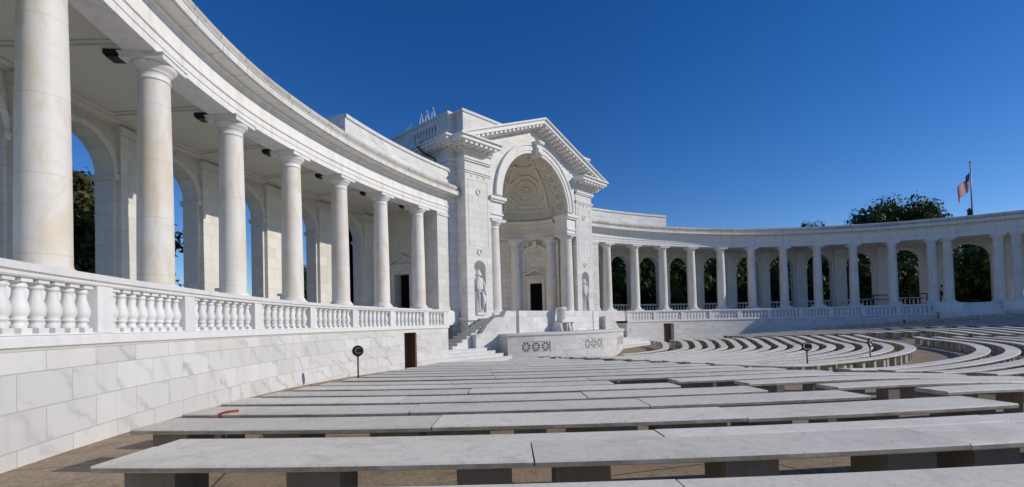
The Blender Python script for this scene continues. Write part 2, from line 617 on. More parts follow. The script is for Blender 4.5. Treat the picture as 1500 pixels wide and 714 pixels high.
g = MB()
NA, NR = 144, 36
for i in range(NA):
    for j in range(NR):
        q = []
        for (a, b) in ((i, j), (i + 1, j), (i + 1, j + 1), (i, j + 1)):
            t = 2 * math.pi * a / NA
            rho = b / NR
            x, y = (EB - 2.2) * rho * math.sin(t), (EA - 2.2) * rho * math.cos(t)
            q.append((x, y, gz(x, y)))
        g.face(q if j else q[:1] + q[2:], smooth=True)
o = g.build('paving', M_PAVE)
tag(o, 'brown exposed aggregate paving sloping down to the stage', None, None, 'structure')
g = MB()
rings = [5.2, 8, 15, 30, 60, 120, 300, 900, 3500]
for i in range(96):
    for j in range(len(rings) - 1):
        q = []
        for (a, b) in ((i, j), (i + 1, j), (i + 1, j + 1), (i, j + 1)):
            t = 2 * math.pi * a / 96
            rr = rings[b]
            q.append(((EB + rr) * math.sin(t), (EA + rr) * math.cos(t), 0.75 if rr < 6 else (0.3 - min(rr, 300) * 0.03)))
        g.face(q, smooth=True)
o = g.build('lawn', M_GRASS)
tag(o, 'mown grass around the outside of the amphitheater', None, None, 'structure')

# ------------------------------------------------------------------ shared column meshes
def column_meshes():
    n = 40
    H0, H1 = 0.9, 6.95
    sh = MB()
    prof = []
    for i in range(15):
        u = i / 14
        z = 1.28 + u * (6.38 - 1.28)
        r = 0.400 - 0.055 * (u ** 1.7)
        prof.append((r, z))
    prof = [(0.44, 1.20), (0.415, 1.22)] + prof
    sh.lathe(prof, n)
    cap = MB()
    cap.lathe([(0.345, 6.38), (0.372, 6.385), (0.372, 6.415), (0.348, 6.42), (0.348, 6.58), (0.375, 6.585), (0.375, 6.61), (0.41, 6.65), (0.47, 6.70), (0.505, 6.76), (0.49, 6.79)], n)
    cap.box(-0.515, 0.515, -0.515, 0.515, 6.785, 6.91)
    cap.box(-0.545, 0.545, -0.545, 0.545, 6.91, 6.947)
    bs = MB()
    bs.box(-0.54, 0.54, -0.54, 0.54, 0.9, 1.02)
    bs.lathe([(0.52, 1.02), (0.54, 1.06), (0.52, 1.11), (0.47, 1.125), (0.47, 1.15), (0.44, 1.20)], n)
    return sh.mesh('column_shaft', M_COLUMN), cap.mesh('column_capital', M_PLAIN), bs.mesh('column_base', M_PLAIN)

COL_SH, COL_CAP, COL_BASE = column_meshes()

def add_column(parent, f, k, o=0.0, label=None):
    s = sk(k)
    x, y, z = f(s, o, 0)
    x2, y2, _ = f(s + 0.05, o, 0)
    ang = math.atan2(y2 - y, x2 - x)
    # give each shaft its own turn so that stains differ
    c = link_obj('column', COL_SH, parent, Matrix.Translation((x, y, 0)) @ Matrix.Rotation(ang, 4, 'Z'))
    link_obj('capital', COL_CAP, c)
    link_obj('base', COL_BASE, c)
    if label:
        c['label'] = label
    return c

# ------------------------------------------------------------------ colonnades
ENT = True
ARCH_R = [-0.55, 0.46, 1.46, 2.43, 3.44, 4.54, 5.56, 6.55, 7.59, 8.63, 9.71, 11.05, 12.5, 13.5, 14.5, 15.5, 16.5, 17.5, 18.5, 19.5]
ARCH_L = [-0.62, 0.40, 1.40, 2.40, 3.40, 4.40, 5.40, 6.40, 7.40, 8.40, 9.45, 10.85, 12.3, 13.3]
def k_for_px(px, o, z, lo=4.5, hi=8.5):
    f = E(-1)
    best = min((abs((cam_xy(f(sk(lo + (hi - lo) * i / 800), o, z)) or (1e9, 0))[0] - px), lo + (hi - lo) * i / 800) for i in range(801))
    return best[1]
C4, C5, C6 = k_for_px(340.5, 0, 3.5, 3.2, 4.8), k_for_px(227.5, 0, 3.5, 4.2, 6.0), k_for_px(64, 0, 3.0, 5.2, 7.2)
COLS_R = [0, 1, 2, 3, 4, 5, 6, 7, 8, 9, 9.94, 10.3, 11.37, 11.73, 12.73, 13.73, 14.73, 15.73, 16.73, 17.73, 18.73, 19.73]
COLS_L = [0, 1, 2, 3, C4, C5, C6, C6 + 1.05, 8, 9, 9.94, 10.3, 11.37, 11.73, 12.73]
K_END = -0.93
WIDTHF = 1.13

def colonnade(side, arches, cols, kmax, ent_i, label, outer_bal):
    f = E(side)
    root = empty('colonnade', label, 'colonnade', f(sk(4), 0, 0.9))
    smax = sk(kmax)
    ss = [sk(K_END) + (smax - sk(K_END)) * i / (int(kmax * 4)) for i in range(int(kmax * 4) + 1)]
    # entablature
    e = MB()
    e.sweep([(0.44, 7.3), (0.44, 7.0), (0.40, 6.95), (-0.42, 6.95), (-0.42, 7.14), (-0.45, 7.15), (-0.45, 7.34), (-0.50, 7.36), (-0.50, 7.43), (-0.43, 7.45), (-0.43, 7.90), (-0.47, 7.92), (-0.49, 7.97), (-0.55, 8.0), (-0.58, 8.055), (0.44, 8.057)], ss, f, closed=True)
    e.build('entablature', M_PLAIN, root)
    cn = MB()
    cn.sweep([(0.44, 8.06), (-0.98, 8.06), (-0.98, 8.085), (-1.05, 8.085), (-1.05, 8.29), (-1.08, 8.30), (-1.08, 8.335), (-1.03, 8.345)], ss, f)
    cn.sweep([(-1.03, 8.345), (-0.82, 8.40), (-0.82, 8.43)], ss, f)
    cn.build('cornice', M_CORN, root)
    cn = MB()
    cn.sweep([(-0.5, 8.431), (-0.90, 8.431), (-0.96, 8.47), (-1.0, 8.54), (-1.0, 8.62), (-0.94, 8.63), (-0.94, 8.68), (-0.75, 8.74), (-0.2, 8.80)], ss, f)
    cn.build('cornice_top', M_ROOFTOP, root)
    rf = MB()
    rf.sweep([(-0.2, 8.80), (5.2, 8.84), (5.2, 8.30), (5.4, 8.3), (5.4, 7.9), (4.9, 7.8)], ss, f)
    rf.build('roof', M_ROOF, root)
    # ceiling with shallow beams and a moulding along the wall
    ce = MB()
    ce.sweep([(0.44, 7.3), (4.2, 7.3)], ss, f)
    ce.sweep([(0.44, 7.16), (0.62, 7.16), (0.62, 7.22), (0.72, 7.24), (0.72, 7.3)], ss, f)
    ce.sweep([(4.2, 7.02), (4.08, 7.02), (4.08, 7.1), (3.95, 7.16), (3.95, 7.22), (3.8, 7.25), (3.8, 7.3)], ss, f)
    for k in cols:
        s = sk(k)
        ce.cbox(s - 0.35, s + 0.35, 0.7, 3.9, 7.21, 7.297, f)
        ce.cbox(s - 0.47, s + 0.47, 0.7, 3.9, 7.262, 7.296, f)
    ce.build('ceiling', M_CEIL, root)
    fl = MB()
    fl.sweep([(4.2, 0.9), (-0.62, 0.9), (-0.62, 0.84), (-0.70, 0.84), (-0.70, 0.0)], ss, f)
    fl.build('floor', M_PLAIN, root)
    # outer arcade
    w = MB()
    TOP = 7.3
    edges = []
    n = len(arches)
    for i in range(n):
        a = K_END if i == 0 else 0.5 * (arches[i - 1] + arches[i])
        b = kmax if i == n - 1 else 0.5 * (arches[i] + arches[i + 1])
        if ent_i is not None:
            if i == ent_i:
                a, b = arches[i] - 0.78, arches[i] + 0.78
            if i == ent_i - 1:
                b = arches[ent_i] - 0.78
            if i == ent_i + 1:
                a = arches[ent_i] + 0.78
        edges.append((a, b))
    O0, O1 = 4.2, 4.9
    for i, kc in enumerate(arches):
        a, b = sk(edges[i][0]), sk(edges[i][1])
        sc = sk(kc)
        hw = (1.60 if i == ent_i else 1.22)
        hs_ = hw / WIDTHF
        spr = 5.15 if i == ent_i else 5.38
        solid = kc < 0
        if solid:
            w.sweep([(O0, 0.9), (O0, TOP)], [a, (a + b) / 2, b], f)
            w.sweep([(O1, -1), (O1, 8.0)], [a, (a + b) / 2, b], f)
            continue
        for O, zb, zt in ((O0, 0.9, TOP), (O1, -1.0, 8.0)):
            w.sweep([(O, zb), (O, zt)], [a, (a + sc - hs_) / 2, sc - hs_], f)
            w.sweep([(O, zb), (O, zt)], [sc + hs_, (b + sc + hs_) / 2, b], f)
            NAr = 18
            if zb < 0.9:
                w.sweep([(O, zb), (O, 0.9)], [sc - hs_, sc, sc + hs_], f)
            for j in range(NAr):
                t0, t1 = math.pi - math.pi * j / NAr, math.pi - math.pi * (j + 1) / NAr
                p0 = (sc + hs_ * math.cos(t0), spr + hw * math.sin(t0))
                p1 = (sc + hs_ * math.cos(t1), spr + hw * math.sin(t1))
                w.face([f(p0[0], O, p0[1]), f(p1[0], O, p1[1]), f(p1[0], O, zt), f(p0[0], O, zt)], [(p0[0] * WIDTHF, p0[1]), (p1[0] * WIDTHF, p1[1]), (p1[0] * WIDTHF, zt), (p0[0] * WIDTHF, zt)])
                if O == O0:
                    w.face([f(p0[0], O0, p0[1]), f(p1[0], O0, p1[1]), f(p1[0], O1, p1[1]), f(p0[0], O1, p0[1])], [(0, j * 0.25), (0, j * 0.25 + 0.25), (0.7, j * 0.25 + 0.25), (0.7, j * 0.25)])
        for sgn in (-1, 1):
            w.face([f(sc + sgn * hs_, O0, 0.9), f(sc + sgn * hs_, O1, 0.9), f(sc + sgn * hs_, O1, spr), f(sc + sgn * hs_, O0, spr)], [(0, 0.9), (1.1, 0.9), (1.1, spr), (0, spr)])
        w.face([f(sc - hs_, O0, 0.9), f(sc + hs_, O0, 0.9), f(sc + hs_, O1, 0.9), f(sc - hs_, O1, 0.9)])
    wall = w.build('wall', M_ARC, root)
    # archivolts and keystones on the wall
    for i, kc in enumerate(arches):
        if kc < 0:
            continue
        sc = sk(kc)
        hw = (1.60 if i == ent_i else 1.22)
        spr = 5.15 if i == ent_i else 5.38
        av = MB()
        NAr = 18
        for j in range(NAr):
            t0, t1 = math.pi * j / NAr, math.pi * (j + 1) / NAr
            q = []
            for (t, rr, oo) in ((t0, hw - 0.004, 4.19), (t1, hw - 0.004, 4.19), (t1, hw - 0.004, 4.15), (t0, hw - 0.004, 4.15), (t0, hw + 0.20, 4.13), (t1, hw + 0.20, 4.13), (t1, hw + 0.20, 4.199), (t0, hw + 0.20, 4.199)):
                q.append(f(sc + rr * math.cos(t) / WIDTHF, oo, spr + rr * math.sin(t)))
            av.face([q[0], q[1], q[2], q[3]])
            av.face([q[3], q[2], q[5], q[4]])
            av.face([q[4], q[5], q[6], q[7]])
        hs_ = hw / WIDTHF
        # imposts at each side of the opening
        for sgn in (-1, 1):
            a_, b_ = sorted((sc + sgn * (hs_ - 0.05), sc + sgn * (hs_ + 0.22)))
            av.cbox(a_, b_, 4.10, 4.96, spr - 0.20, spr - 0.003, f)
            av.cbox(a_ - 0.02, b_ + 0.02, 4.07, 4.98, spr - 0.075, spr - 0.005, f)
        av.build('archivolt', M_ARC, root)
    # pilasters on the piers
    for i in range(n - 1):
        k = 0.5 * (arches[i] + arches[i + 1])
        hwid = 0.42
        if ent_i is not None and i in (ent_i - 1, ent_i):
            k = arches[ent_i] + (-0.78 if i == ent_i - 1 else 0.78)
            hwid = 0.30
        s = sk(k)
        pl = MB()
        pl.cbox(s - hwid, s + hwid, 4.04, 4.199, 0.9, 6.62, f)
        pl.cbox(s - hwid - 0.05, s + hwid + 0.05, 3.98, 4.198, 0.903, 1.15, f)
        pl.cbox(s - hwid - 0.02, s + hwid + 0.02, 4.00, 4.198, 6.62, 6.70, f)
        pl.cbox(s - hwid - 0.07, s + hwid + 0.07, 3.95, 4.198, 6.76, 7.018, f)
        pl.cbox(s - hwid - 0.01, s + hwid + 0.01, 4.03, 4.198, 6.70, 6.76, f)
        pl.build('pilaster', M_ARC, root)
    # outer balustrades in the openings
    if outer_bal:
        for i, kc in enumerate(arches):
            if kc < 0 or i == ent_i or kc > 13:
                continue
            sc = sk(kc)
            hs_ = 1.22 / WIDTHF
            bb = MB()
            bb.cbox(sc - hs_, sc + hs_, 4.62, 4.92, 0.9, 1.0, f)
            bb.cbox(sc - hs_, sc + hs_, 4.62, 4.92, 1.55, 1.70, f)
            for j in range(7):
                u = sc - hs_ + (j + 0.5) * 2 * hs_ / 7
                x, y, _ = f(u, 4.77, 0)
                bb.lathe([(0.07, 1.0), (0.06, 1.06), (0.095, 1.2), (0.085, 1.3), (0.045, 1.46), (0.065, 1.55)], 8, (x, y, 0))
            bb.build('parapet', M_ARC, root)
    for k in cols:
        add_column(root, f, k)
    # end pilaster beside the stage building
    ep = MB()
    a_, b_ = sk(-0.86), sk(-0.42)
    ep.cbox(a_, b_, -0.42, 0.42, 0.9, 6.949, f)
    ep.cbox(a_ - 0.04, b_ + 0.05, -0.47, 0.46, 0.901, 1.15, f)
    ep.cbox(a_ - 0.04, b_ + 0.05, -0.47, 0.46, 6.74, 6.94, f)
    ep.build('end_pilaster', M_TOWER, root)
    # ceiling lanterns
    for k in cols[:12]:
        x, y, _ = f(sk(k), 0.95, 0)
        lm = MB()
        x2, y2, _ = f(sk(k) + 0.05, 0.95, 0)
        an = math.atan2(y2 - y, x2 - x)
        ca, sa = math.cos(an), math.sin(an)
        xf = lambda p, q, z, x=x, y=y, ca=ca, sa=sa: (x + p * ca - q * sa, y + p * sa + q * ca, z)
        lm.box(-0.21, 0.21, -0.21, 0.21, 7.08, 7.205, xf)
        lm.box(-0.17, 0.17, -0.17, 0.17, 7.03, 7.08, xf)
        lm.build('lantern', M_BLACK, root)
    # attic block next to the stage building
    at = MB()
    ss2 = [sk(K_END) + (sk(2.05) - sk(K_END)) * i / 12 for i in range(13)]
    at.sweep([(-0.50, 8.60), (-0.50, 9.62), (-0.58, 9.64), (-0.58, 9.80), (0.5, 9.80), (0.5, 8.60)], ss2, f, closed=True)
    at.build('attic_wall', M_WALL, root)
    settle(root)
    return root

cl = colonnade(-1, ARCH_L, COLS_L, 13.2, 11, 'white marble colonnade on the left with sunlit columns seen close up', False)
cr = colonnade(1, ARCH_R, COLS_R, 20.2, 11, 'white marble colonnade curving away on the right, partly in shade, trees behind its arches', True)

# end wall of the left ambulatory with its pedimented door
def end_door(side):
    f = E(side)
    r = cl if side < 0 else cr
    L = Vector(r.location)
    m = MB()
    s = sk(-0.44)
    # a wall across the end of the ambulatory, with a door opening
    def P(o, z, ds=0.0):
        return f(s + ds, o, z)
    oc, hw, top = 2.45, 0.62, 3.3
    for (o0, o1, z0, z1) in ((0.42, oc - hw, 0.9, 7.3), (oc + hw, 4.2, 0.9, 7.3), (oc - hw, oc + hw, top, 7.3)):
        m.face([P(o0, z0), P(o1, z0), P(o1, z1), P(o0, z1)], [(o0, z0), (o1, z0), (o1, z1), (o0, z1)])
    for o0 in (oc - hw, oc + hw):
        m.face([P(o0, 0.9), P(o0, 0.9, -0.5), P(o0, top, -0.5), P(o0, top)], [(0, 0.9), (0.5, 0.9), (0.5, top), (0, top)])
    m.face([P(oc - hw, top), P(oc + hw, top), P(oc + hw, top, -0.5), P(oc - hw, top, -0.5)])
    w = m.build('end_wall', M_ARC, r, fix=False)
    w.location = -L
    d = MB()
    d.face([P(oc - hw, 0.9, -0.45), P(oc + hw, 0.9, -0.45), P(oc + hw, top, -0.45), P(oc - hw, top, -0.45)])
    dd = d.build('end_door', M_DARK, r, fix=False)
    dd.location = -L
    fr = MB()
    def B(o0, o1, d0, d1, z0, z1):
        fr.box(d0, d1, o0, o1, z0, z1, lambda dp, o_, z: P(o_, z, dp))
    B(oc - hw - 0.26, oc - hw, 0.004, 0.12, 0.9, top + 0.26)
    B(oc + hw, oc + hw + 0.26, 0.004, 0.12, 0.9, top + 0.26)
    B(oc - hw - 0.002, oc + hw + 0.002, 0.004, 0.118, top, top + 0.26)
    B(oc - hw - 0.3, oc + hw + 0.3, 0.004, 0.16, top + 0.5, top + 0.64)
    B(oc - hw - 0.22, oc + hw + 0.22, 0.004, 0.08, top + 0.262, top + 0.498)
    hw2 = hw + 0.36
    for sg in (-1, 1):
        q = [(oc + sg * hw2, top + 0.645), (oc + sg * hw2, top + 0.78), (oc, top + 1.30), (oc, top + 1.15)]
        fr.face([P(o_, z, 0.20) for o_, z in q])
        fr.face([P(q[0][0], q[0][1], 0.2), P(q[3][0], q[3][1], 0.2), P(q[3][0], q[3][1], 0.004), P(q[0][0], q[0][1], 0.004)])
        fr.face([P(q[1][0], q[1][1], 0.2), P(q[2][0], q[2][1], 0.2), P(q[2][0], q[2][1], 0.004), P(q[1][0], q[1][1], 0.004)])
    fo = fr.build('door_frame', M_ARC, dd, fix=False)

end_door(-1)
end_door(1)

# ------------------------------------------------------------------ terrace walls and balustrades
RO = -2.9

def baluster_mesh():
    b = MB()
    b.box(-0.085, 0.085, -0.085, 0.085, 0.02, 0.085)
    b.lathe([(0.075, 0.085), (0.083, 0.10), (0.075, 0.115), (0.060, 0.125), (0.060, 0.16), (0.088, 0.175), (0.088, 0.19), (0.070, 0.20), (0.092, 0.235), (0.103, 0.285), (0.098, 0.335), (0.080, 0.395), (0.062, 0.455), (0.055, 0.515), (0.058, 0.545), (0.075, 0.555), (0.075, 0.572), (0.060, 0.58), (0.072, 0.605), (0.085, 0.615)], 16)
    b.box(-0.09, 0.09, -0.09, 0.09, 0.613, 0.66)
    return b.mesh('baluster', M_BAL)

BALU = baluster_mesh()

def terrace(side, piers, k0, k1, doork, lab_w, lab_b):
    f = E(side)
    root = empty('terrace_wall', lab_w, 'wall', f(sk(3), RO, -1.8))
    w = MB()
    s0, s1 = sk(k0), sk(k1)
    sd0, sd1 = doork
    def rng(a, b):
        n = max(1, int(abs(b - a) / 0.6))
        return [a + (b - a) * i / n for i in range(n + 1)]
    BOT, DT = -2.75, -0.30
    w.sweep([(RO, BOT), (RO, -0.18)], rng(s0, sd0), f)
    w.sweep([(RO, DT), (RO, -0.18)], rng(sd0, sd1), f)
    w.sweep([(RO, BOT), (RO, -0.18)], rng(sd1, s1), f)
    for sx in (sd0, sd1):
        w.face([f(sx, RO, BOT), f(sx, RO + 0.55, BOT), f(sx, RO + 0.55, DT), f(sx, RO, DT)], [(0, BOT), (0.5, BOT), (0.5, DT), (0, DT)])
    w.face([f(sd0, RO, DT), f(sd1, RO, DT), f(sd1, RO + 0.55, DT), f(sd0, RO + 0.55, DT)])
    for sx in (s0, s1):
        w.face([f(sx, RO, BOT), f(sx, -0.7, BOT), f(sx, -0.7, -0.18), f(sx, RO, -0.18)], [(RO, BOT), (-0.7, BOT), (-0.7, -0.18), (RO, -0.18)])
    w.build('wall', M_WALL, root, fix=False)
    cp = MB()
    cp.sweep([(RO + 0.3, -0.179), (RO - 0.01, -0.179), (RO - 0.03, -0.15), (RO - 0.075, -0.13), (RO - 0.075, -0.03), (RO - 0.05, -0.005), (-0.7, -0.005)], rng(s0 - 0.03, s1), f)
    cp.build('coping', M_BAL, root)
    d = MB()
    if side < 0:
        # the leaf stands open against the far jamb, a near-black panel paints the darkness behind it
        d.cbox(sd0 + 0.004, sd0 + 0.10, RO + 0.03, RO + 0.52, BOT, DT - 0.004, f)
        do = d.build('door', M_DOOR, root)
        pn = MB()
        for z0, z1 in ((-1.95, -1.25), (-1.12, -0.45)):
            pn.cbox(sd0 + 0.101, sd0 + 0.118, RO + 0.10, RO + 0.45, z0, z1, f)
        pn.build('door_panel', M_DOOR, do)
        d = MB()
        d.cbox(sd0 + 0.11, sd1, RO + 0.545, RO + 0.6, BOT, DT - 0.002, f)
        d.build('passage_dark_panel', M_DARK, root)
    else:
        d.cbox(sd0, sd1, RO + 0.40, RO + 0.5, BOT, DT - 0.002, f)
        do = d.build('door', M_DOOR, root)
        pn = MB()
        wd = (sd1 - sd0)
        for z0, z1 in ((-1.95, -1.25), (-1.12, -0.45)):
            pn.cbox(sd0 + wd * 0.18, sd1 - wd * 0.18, RO + 0.375, RO + 0.399, z0, z1, f)
        pn.build('door_panel', M_DOOR, do)
    settle(root)
    # balustrade
    rb = empty('balustrade', lab_b, 'balustrade', f(sk(3), RO, 0))
    ro = RO + 0.13
    hr = MB()
    hr.sweep([(ro + 0.14, 0.66), (ro - 0.14, 0.66), (ro - 0.16, 0.68), (ro - 0.16, 0.715), (ro - 0.20, 0.735), (ro - 0.20, 0.80), (ro - 0.17, 0.825), (ro + 0.17, 0.825), (ro + 0.20, 0.80), (ro + 0.20, 0.735), (ro + 0.16, 0.68)], rng(s0 - 0.05, s1), f, closed=True)
    hr.build('handrail', M_BAL, rb)
    bs = MB()
    bs.cbox(s0, s1, ro - 0.13, ro + 0.13, 0.0, 0.02, f)
    bs.build('plinth', M_BAL, rb)
    ps = [sk(k) for k in piers]
    hwp = 0.19
    for s in ps:
        p = MB()
        p.cbox(s - hwp, s + hwp, ro - 0.145, ro + 0.145, 0.018, 0.661, f)
        p.build('pedestal', M_BAL, rb)
    ends = [s0 - hwp + 0.02] + ps + [s1 + hwp]
    for a, b in zip(ends[:-1], ends[1:]):
        L = b - a - 2 * hwp
        if L < 0.3:
            continue
        n = max(1, int(round(L / 0.335)))
        if L > 2.2:
            n = 8
        for j in range(n):
            s = a + hwp + (j + 0.5) * L / n
            x, y, _ = f(s, ro, 0)
            x2, y2, _ = f(s + 0.05, ro, 0)
            link_obj('baluster', BALU, rb, Matrix.Translation((x, y, 0)) @ Matrix.Rotation(math.atan2(y2 - y, x2 - x), 4, 'Z'))
    settle(rb)

def s_at(side, xw, o):
    """arc position of a point with the given |x| at offset o"""
    f = E(1)
    ss = np.linspace(0, sk(14), 4000)
    xs = np.array([f(s, o, 0)[0] for s in ss])
    return float(ss[np.argmin(abs(xs - abs(xw)))])

PIER_L = [0.30, 1.14, 2.14, 3.13, 4.11, k_for_px(379, -2.92, 0.3, 4, 6.4), k_for_px(279, -2.92, 0.3, 4.5, 7.0), k_for_px(155, -2.92, 0.3, 5.5, 7.8), 7.9, 8.9]
print('PIER', PIER_L, C4, C5, C6)
PIER_R = [-0.12, 0.88, 1.91, 2.93, 3.94, 4.96, 5.97, 6.89, 7.82, 8.77]
terrace(-1, [0.52] + PIER_L[1:], 0.44, 9.75, (s_at(-1, 13.44, RO), s_at(-1, 14.43, RO)), 'white marble block terrace wall running along the left edge, brown door near its far end', 'marble balustrade with bulbous balusters on top of the left terrace wall')
terrace(1, PIER_R, -0.2, 9.72, (s_at(1, 12.74, RO), s_at(1, 13.79, RO)), 'white marble terrace wall right of the stage, half lit and half in shadow', 'marble balustrade on the terrace wall right of the stage')
terrace(1, [12.15, 13.0, 14.0], 11.98, 14.6, (sk(14.2), sk(14.4)), 'shaded marble terrace wall past the right entrance steps', 'balustrade past the right entrance steps at the photo edge')

# entrance steps between the paired columns on the right
def entrance(side):
    f = E(side)
    root = empty('entrance_steps', 'grey shaded marble entrance steps below the big arch on the right', 'steps', f(sk(10.85), -2.5, -1.2))
    st = MB()
    a, b = sk(10.42), sk(11.28)
    n = 13
    z0, z1 = -1.35, 0.9
    prof = [(-0.62, 0.898)]
    o = -0.72
    for i in range(n):
        z = z1 - (z1 - z0) * (i + 1) / n
        prof.append((o, prof[-1][1]))
        prof.append((o, z))
        o -= 0.30
    prof.append((o, z0))
    st.sweep(prof, [a + (b - a) * i / 6 for i in range(7)], f)
    st.build('treads', M_PLAIN, root)
    for (ka, kb) in ((9.74, 10.42), (11.28, 11.97)):
        ch = MB()
        sa, sb = sk(ka), sk(kb)
        ch.cbox(sa, sb, -2.2, -0.72, -2.5, 0.84, f)
        ch.cbox(sa - 0.03, sb + 0.03, -2.26, -0.715, 0.84, 0.92, f)
        ch.cbox(sa + 0.1, sb - 0.002, -3.4, -2.2, -2.5, 0.05, f)
        ch.cbox(sa + 0.07, sb + 0.03, -3.46, -2.205, 0.05, 0.13, f)
        ch.build('cheek_wall', M_PLAIN, root)
    settle(root)

entrance(1)

# ------------------------------------------------------------------ stage building
X0 = -0.1
YF = 30.0
SB = empty('stage_building', 'white marble stage building with pediment, great arch and coffered apse', 'building', (X0, 34, -2.3))
SBL = Vector(SB.location)

def sb_part(mb, name, mat, parent=SB, fix=True):
    o = mb.build(name, mat, parent, fix)
    if parent is SB:
        o.location = -SBL
    return o

xo = lambda x, y, z: (x + X0, y, z)
AR, AZ = 3.68, 8.6            # arch radius and spring height
AY, APR = 31.3, 4.1           # apse centre line and radius
# body
b = MB()
for sg in (-1, 1):
    x0, x1 = sorted((sg * 4.75, sg * 7.5))
    b.box(x0, x1, 30.8, 46, -2.6, 11.0, xo)
b.box(-7.5, 7.5, 36.2, 46.0, -2.6, 11.0, xo)
b.box(-4.76, 4.76, 30.9, 36.3, -2.6, 0.45, xo)
sb_part(b, 'body_wall', M_TOWER)
# bands round the body
b = MB()
for (z0, z1, pr) in ((9.55, 9.72, 0.10), (10.30, 10.52, 0.14), (0.26, 0.49, 0.14)):
    for sg in (-1, 1):
        x0, x1 = sorted((sg * 5.0, sg * (7.5 + pr)))
        b.box(x0, x1, 30.8 - pr, 45.9, z0, z1, xo)
sb_part(b, 'body_moulding', M_PLAIN)

# piers with niches
def pier(sg):
    p = MB()
    xa, xb = 4.75, 6.95
    nx, nw, nz0, nsp = 5.85, 0.50, 0.60, 3.58
    y = YF - 0.05
    f = lambda x, yy, z: (sg * x + X0, yy, z)
    zt = 10.9
    def quad(x0, x1, z0, z1):
        p.face([f(x0, y, z0), f(x1, y, z0), f(x1, y, z1), f(x0, y, z1)], [(x0, z0), (x1, z0), (x1, z1), (x0, z1)])
    quad(xa, nx - nw, 0.49, zt)
    quad(nx + nw, xb, 0.49, zt)
    quad(nx - nw, nx + nw, 0.49, nz0)
    K = 14
    for j in range(K):
        t0, t1 = math.pi - math.pi * j / K, math.pi - math.pi * (j + 1) / K
        q0 = (nx + nw * math.cos(t0), nsp + nw * math.sin(t0))
        q1 = (nx + nw * math.cos(t1), nsp + nw * math.sin(t1))
        p.face([f(q0[0], y, q0[1]), f(q1[0], y, q1[1]), f(q1[0], y, zt), f(q0[0], y, zt)], [(q0[0], q0[1]), (q1[0], q1[1]), (q1[0], zt), (q0[0], zt)])
    # niche shaft and half dome
    for j in range(K):
        t0, t1 = math.pi * j / K, math.pi * (j + 1) / K
        a0 = (nx - nw * math.cos(t0), y + nw * math.sin(t0))
        a1 = (nx - nw * math.cos(t1), y + nw * math.sin(t1))
        p.face([f(*a0, nz0), f(*a1, nz0), f(*a1, nsp), f(*a0, nsp)], [(j * 0.1, nz0), (j * 0.1 + 0.1, nz0), (j * 0.1 + 0.1, nsp), (j * 0.1, nsp)], True)
        for i in range(7):
            e0, e1 = math.pi / 2 * i / 7, math.pi / 2 * (i + 1) / 7
            def dm(t, e):
                return f(nx - nw * math.cos(e) * math.cos(t), y + nw * math.cos(e) * math.sin(t), nsp + nw * math.sin(e))
            p.face([dm(t0, e0), dm(t1, e0), dm(t1, e1), dm(t0, e1)], [(0, 0), (0.1, 0), (0.1, 0.1), (0, 0.1)], True)
    fl = [f(nx - nw * math.cos(math.pi * j / K), y + nw * math.sin(math.pi * j / K), nz0) for j in range(K + 1)]
    p.face(fl)
    # sides, back
    p.face([f(xb, y, -2.5), f(xb, 31.2, -2.5), f(xb, 31.2, zt), f(xb, y, zt)], [(y, -2.5), (31.2, -2.5), (31.2, zt), (y, zt)])
    p.face([f(xa, y, -2.5), f(xa, 31.2, -2.5), f(xa, 31.2, zt), f(xa, y, zt)], [(y, -2.5), (31.2, -2.5), (31.2, zt), (y, zt)])
    o = sb_part(p, 'pier', M_TOWER)
    q = MB()
    def bx(x0, x1, y0, y1, z0, z1):
        xx = sorted((sg * x0, sg * x1))
        q.box(xx[0], xx[1], y0, y1, z0, z1, xo)
    bx(xa - 0.05, xb + 0.06, y - 0.06, 31.1, -2.55, 0.259)      # pedestal
    bx(xa - 0.12, xb + 0.16, y - 0.20, 31.1, 0.262, 0.49)
    sb_part(q, 'pedestal', M_TOWER, o)
    q = MB()
    for (z0, z1, pr) in ((9.55, 9.66, 0.06), (9.66, 9.75, 0.12), (10.28, 10.38, 0.10), (10.38, 10.52, 0.17)):
        bx(xa + 0.0, xb + pr, y - pr, 31.0, z0, z1 - 0.003)
    # wreath and panel frame on the face
    for (zc, rr) in ((8.45, 0.17), (4.62, 0.17)):
        for j in range(14):
            t0, t1 = 2 * math.pi * j / 14, 2 * math.pi * (j + 1) / 14
            q.tube([(sg * nx + X0 + rr * math.cos(t0), y - 0.02, zc + rr * math.sin(t0)), (sg * nx + X0 + rr * math.cos(t1), y - 0.02, zc + rr * math.sin(t1))], 0.045, 6, cap=False)
    for (x0, x1, z0, z1) in ((xa + 0.25, xa + 0.29, 5.0, 9.2), (xb - 0.29, xb - 0.25, 5.0, 9.2), (xa + 0.29, xb - 0.29, 9.16, 9.2), (xa + 0.29, xb - 0.29, 5.0, 5.04)):
        bx(x0, x1, y - 0.018, y - 0.001, z0, z1)
    for x in (xa + 0.55, nx, xb - 0.55):
        bx(x - 0.06, x + 0.06, y - 0.05, y - 0.001, 9.36, 9.46)
    sb_part(q, 'pier_moulding', M_PLAIN, o)
    # jamb: column, entablature block and impost under the great arch
    q = MB()
    q.box(*sorted((sg * 3.62, sg * 4.749)), 30.02, 31.25, 6.93, 8.12, xo)
    q.box(*sorted((sg * 3.56, sg * 4.748)), 29.93, 31.24, 7.25, 7.36, xo)
    q.box(*sorted((sg * 3.50, sg * 4.82)), 29.86, 31.23, 8.12, 8.24, xo)
    q.box(*sorted((sg * 3.40, sg * 4.86)), 29.76, 31.22, 8.24, 8.44, xo)
    sb_part(q, 'impost', M_PLAIN)
    q = MB()
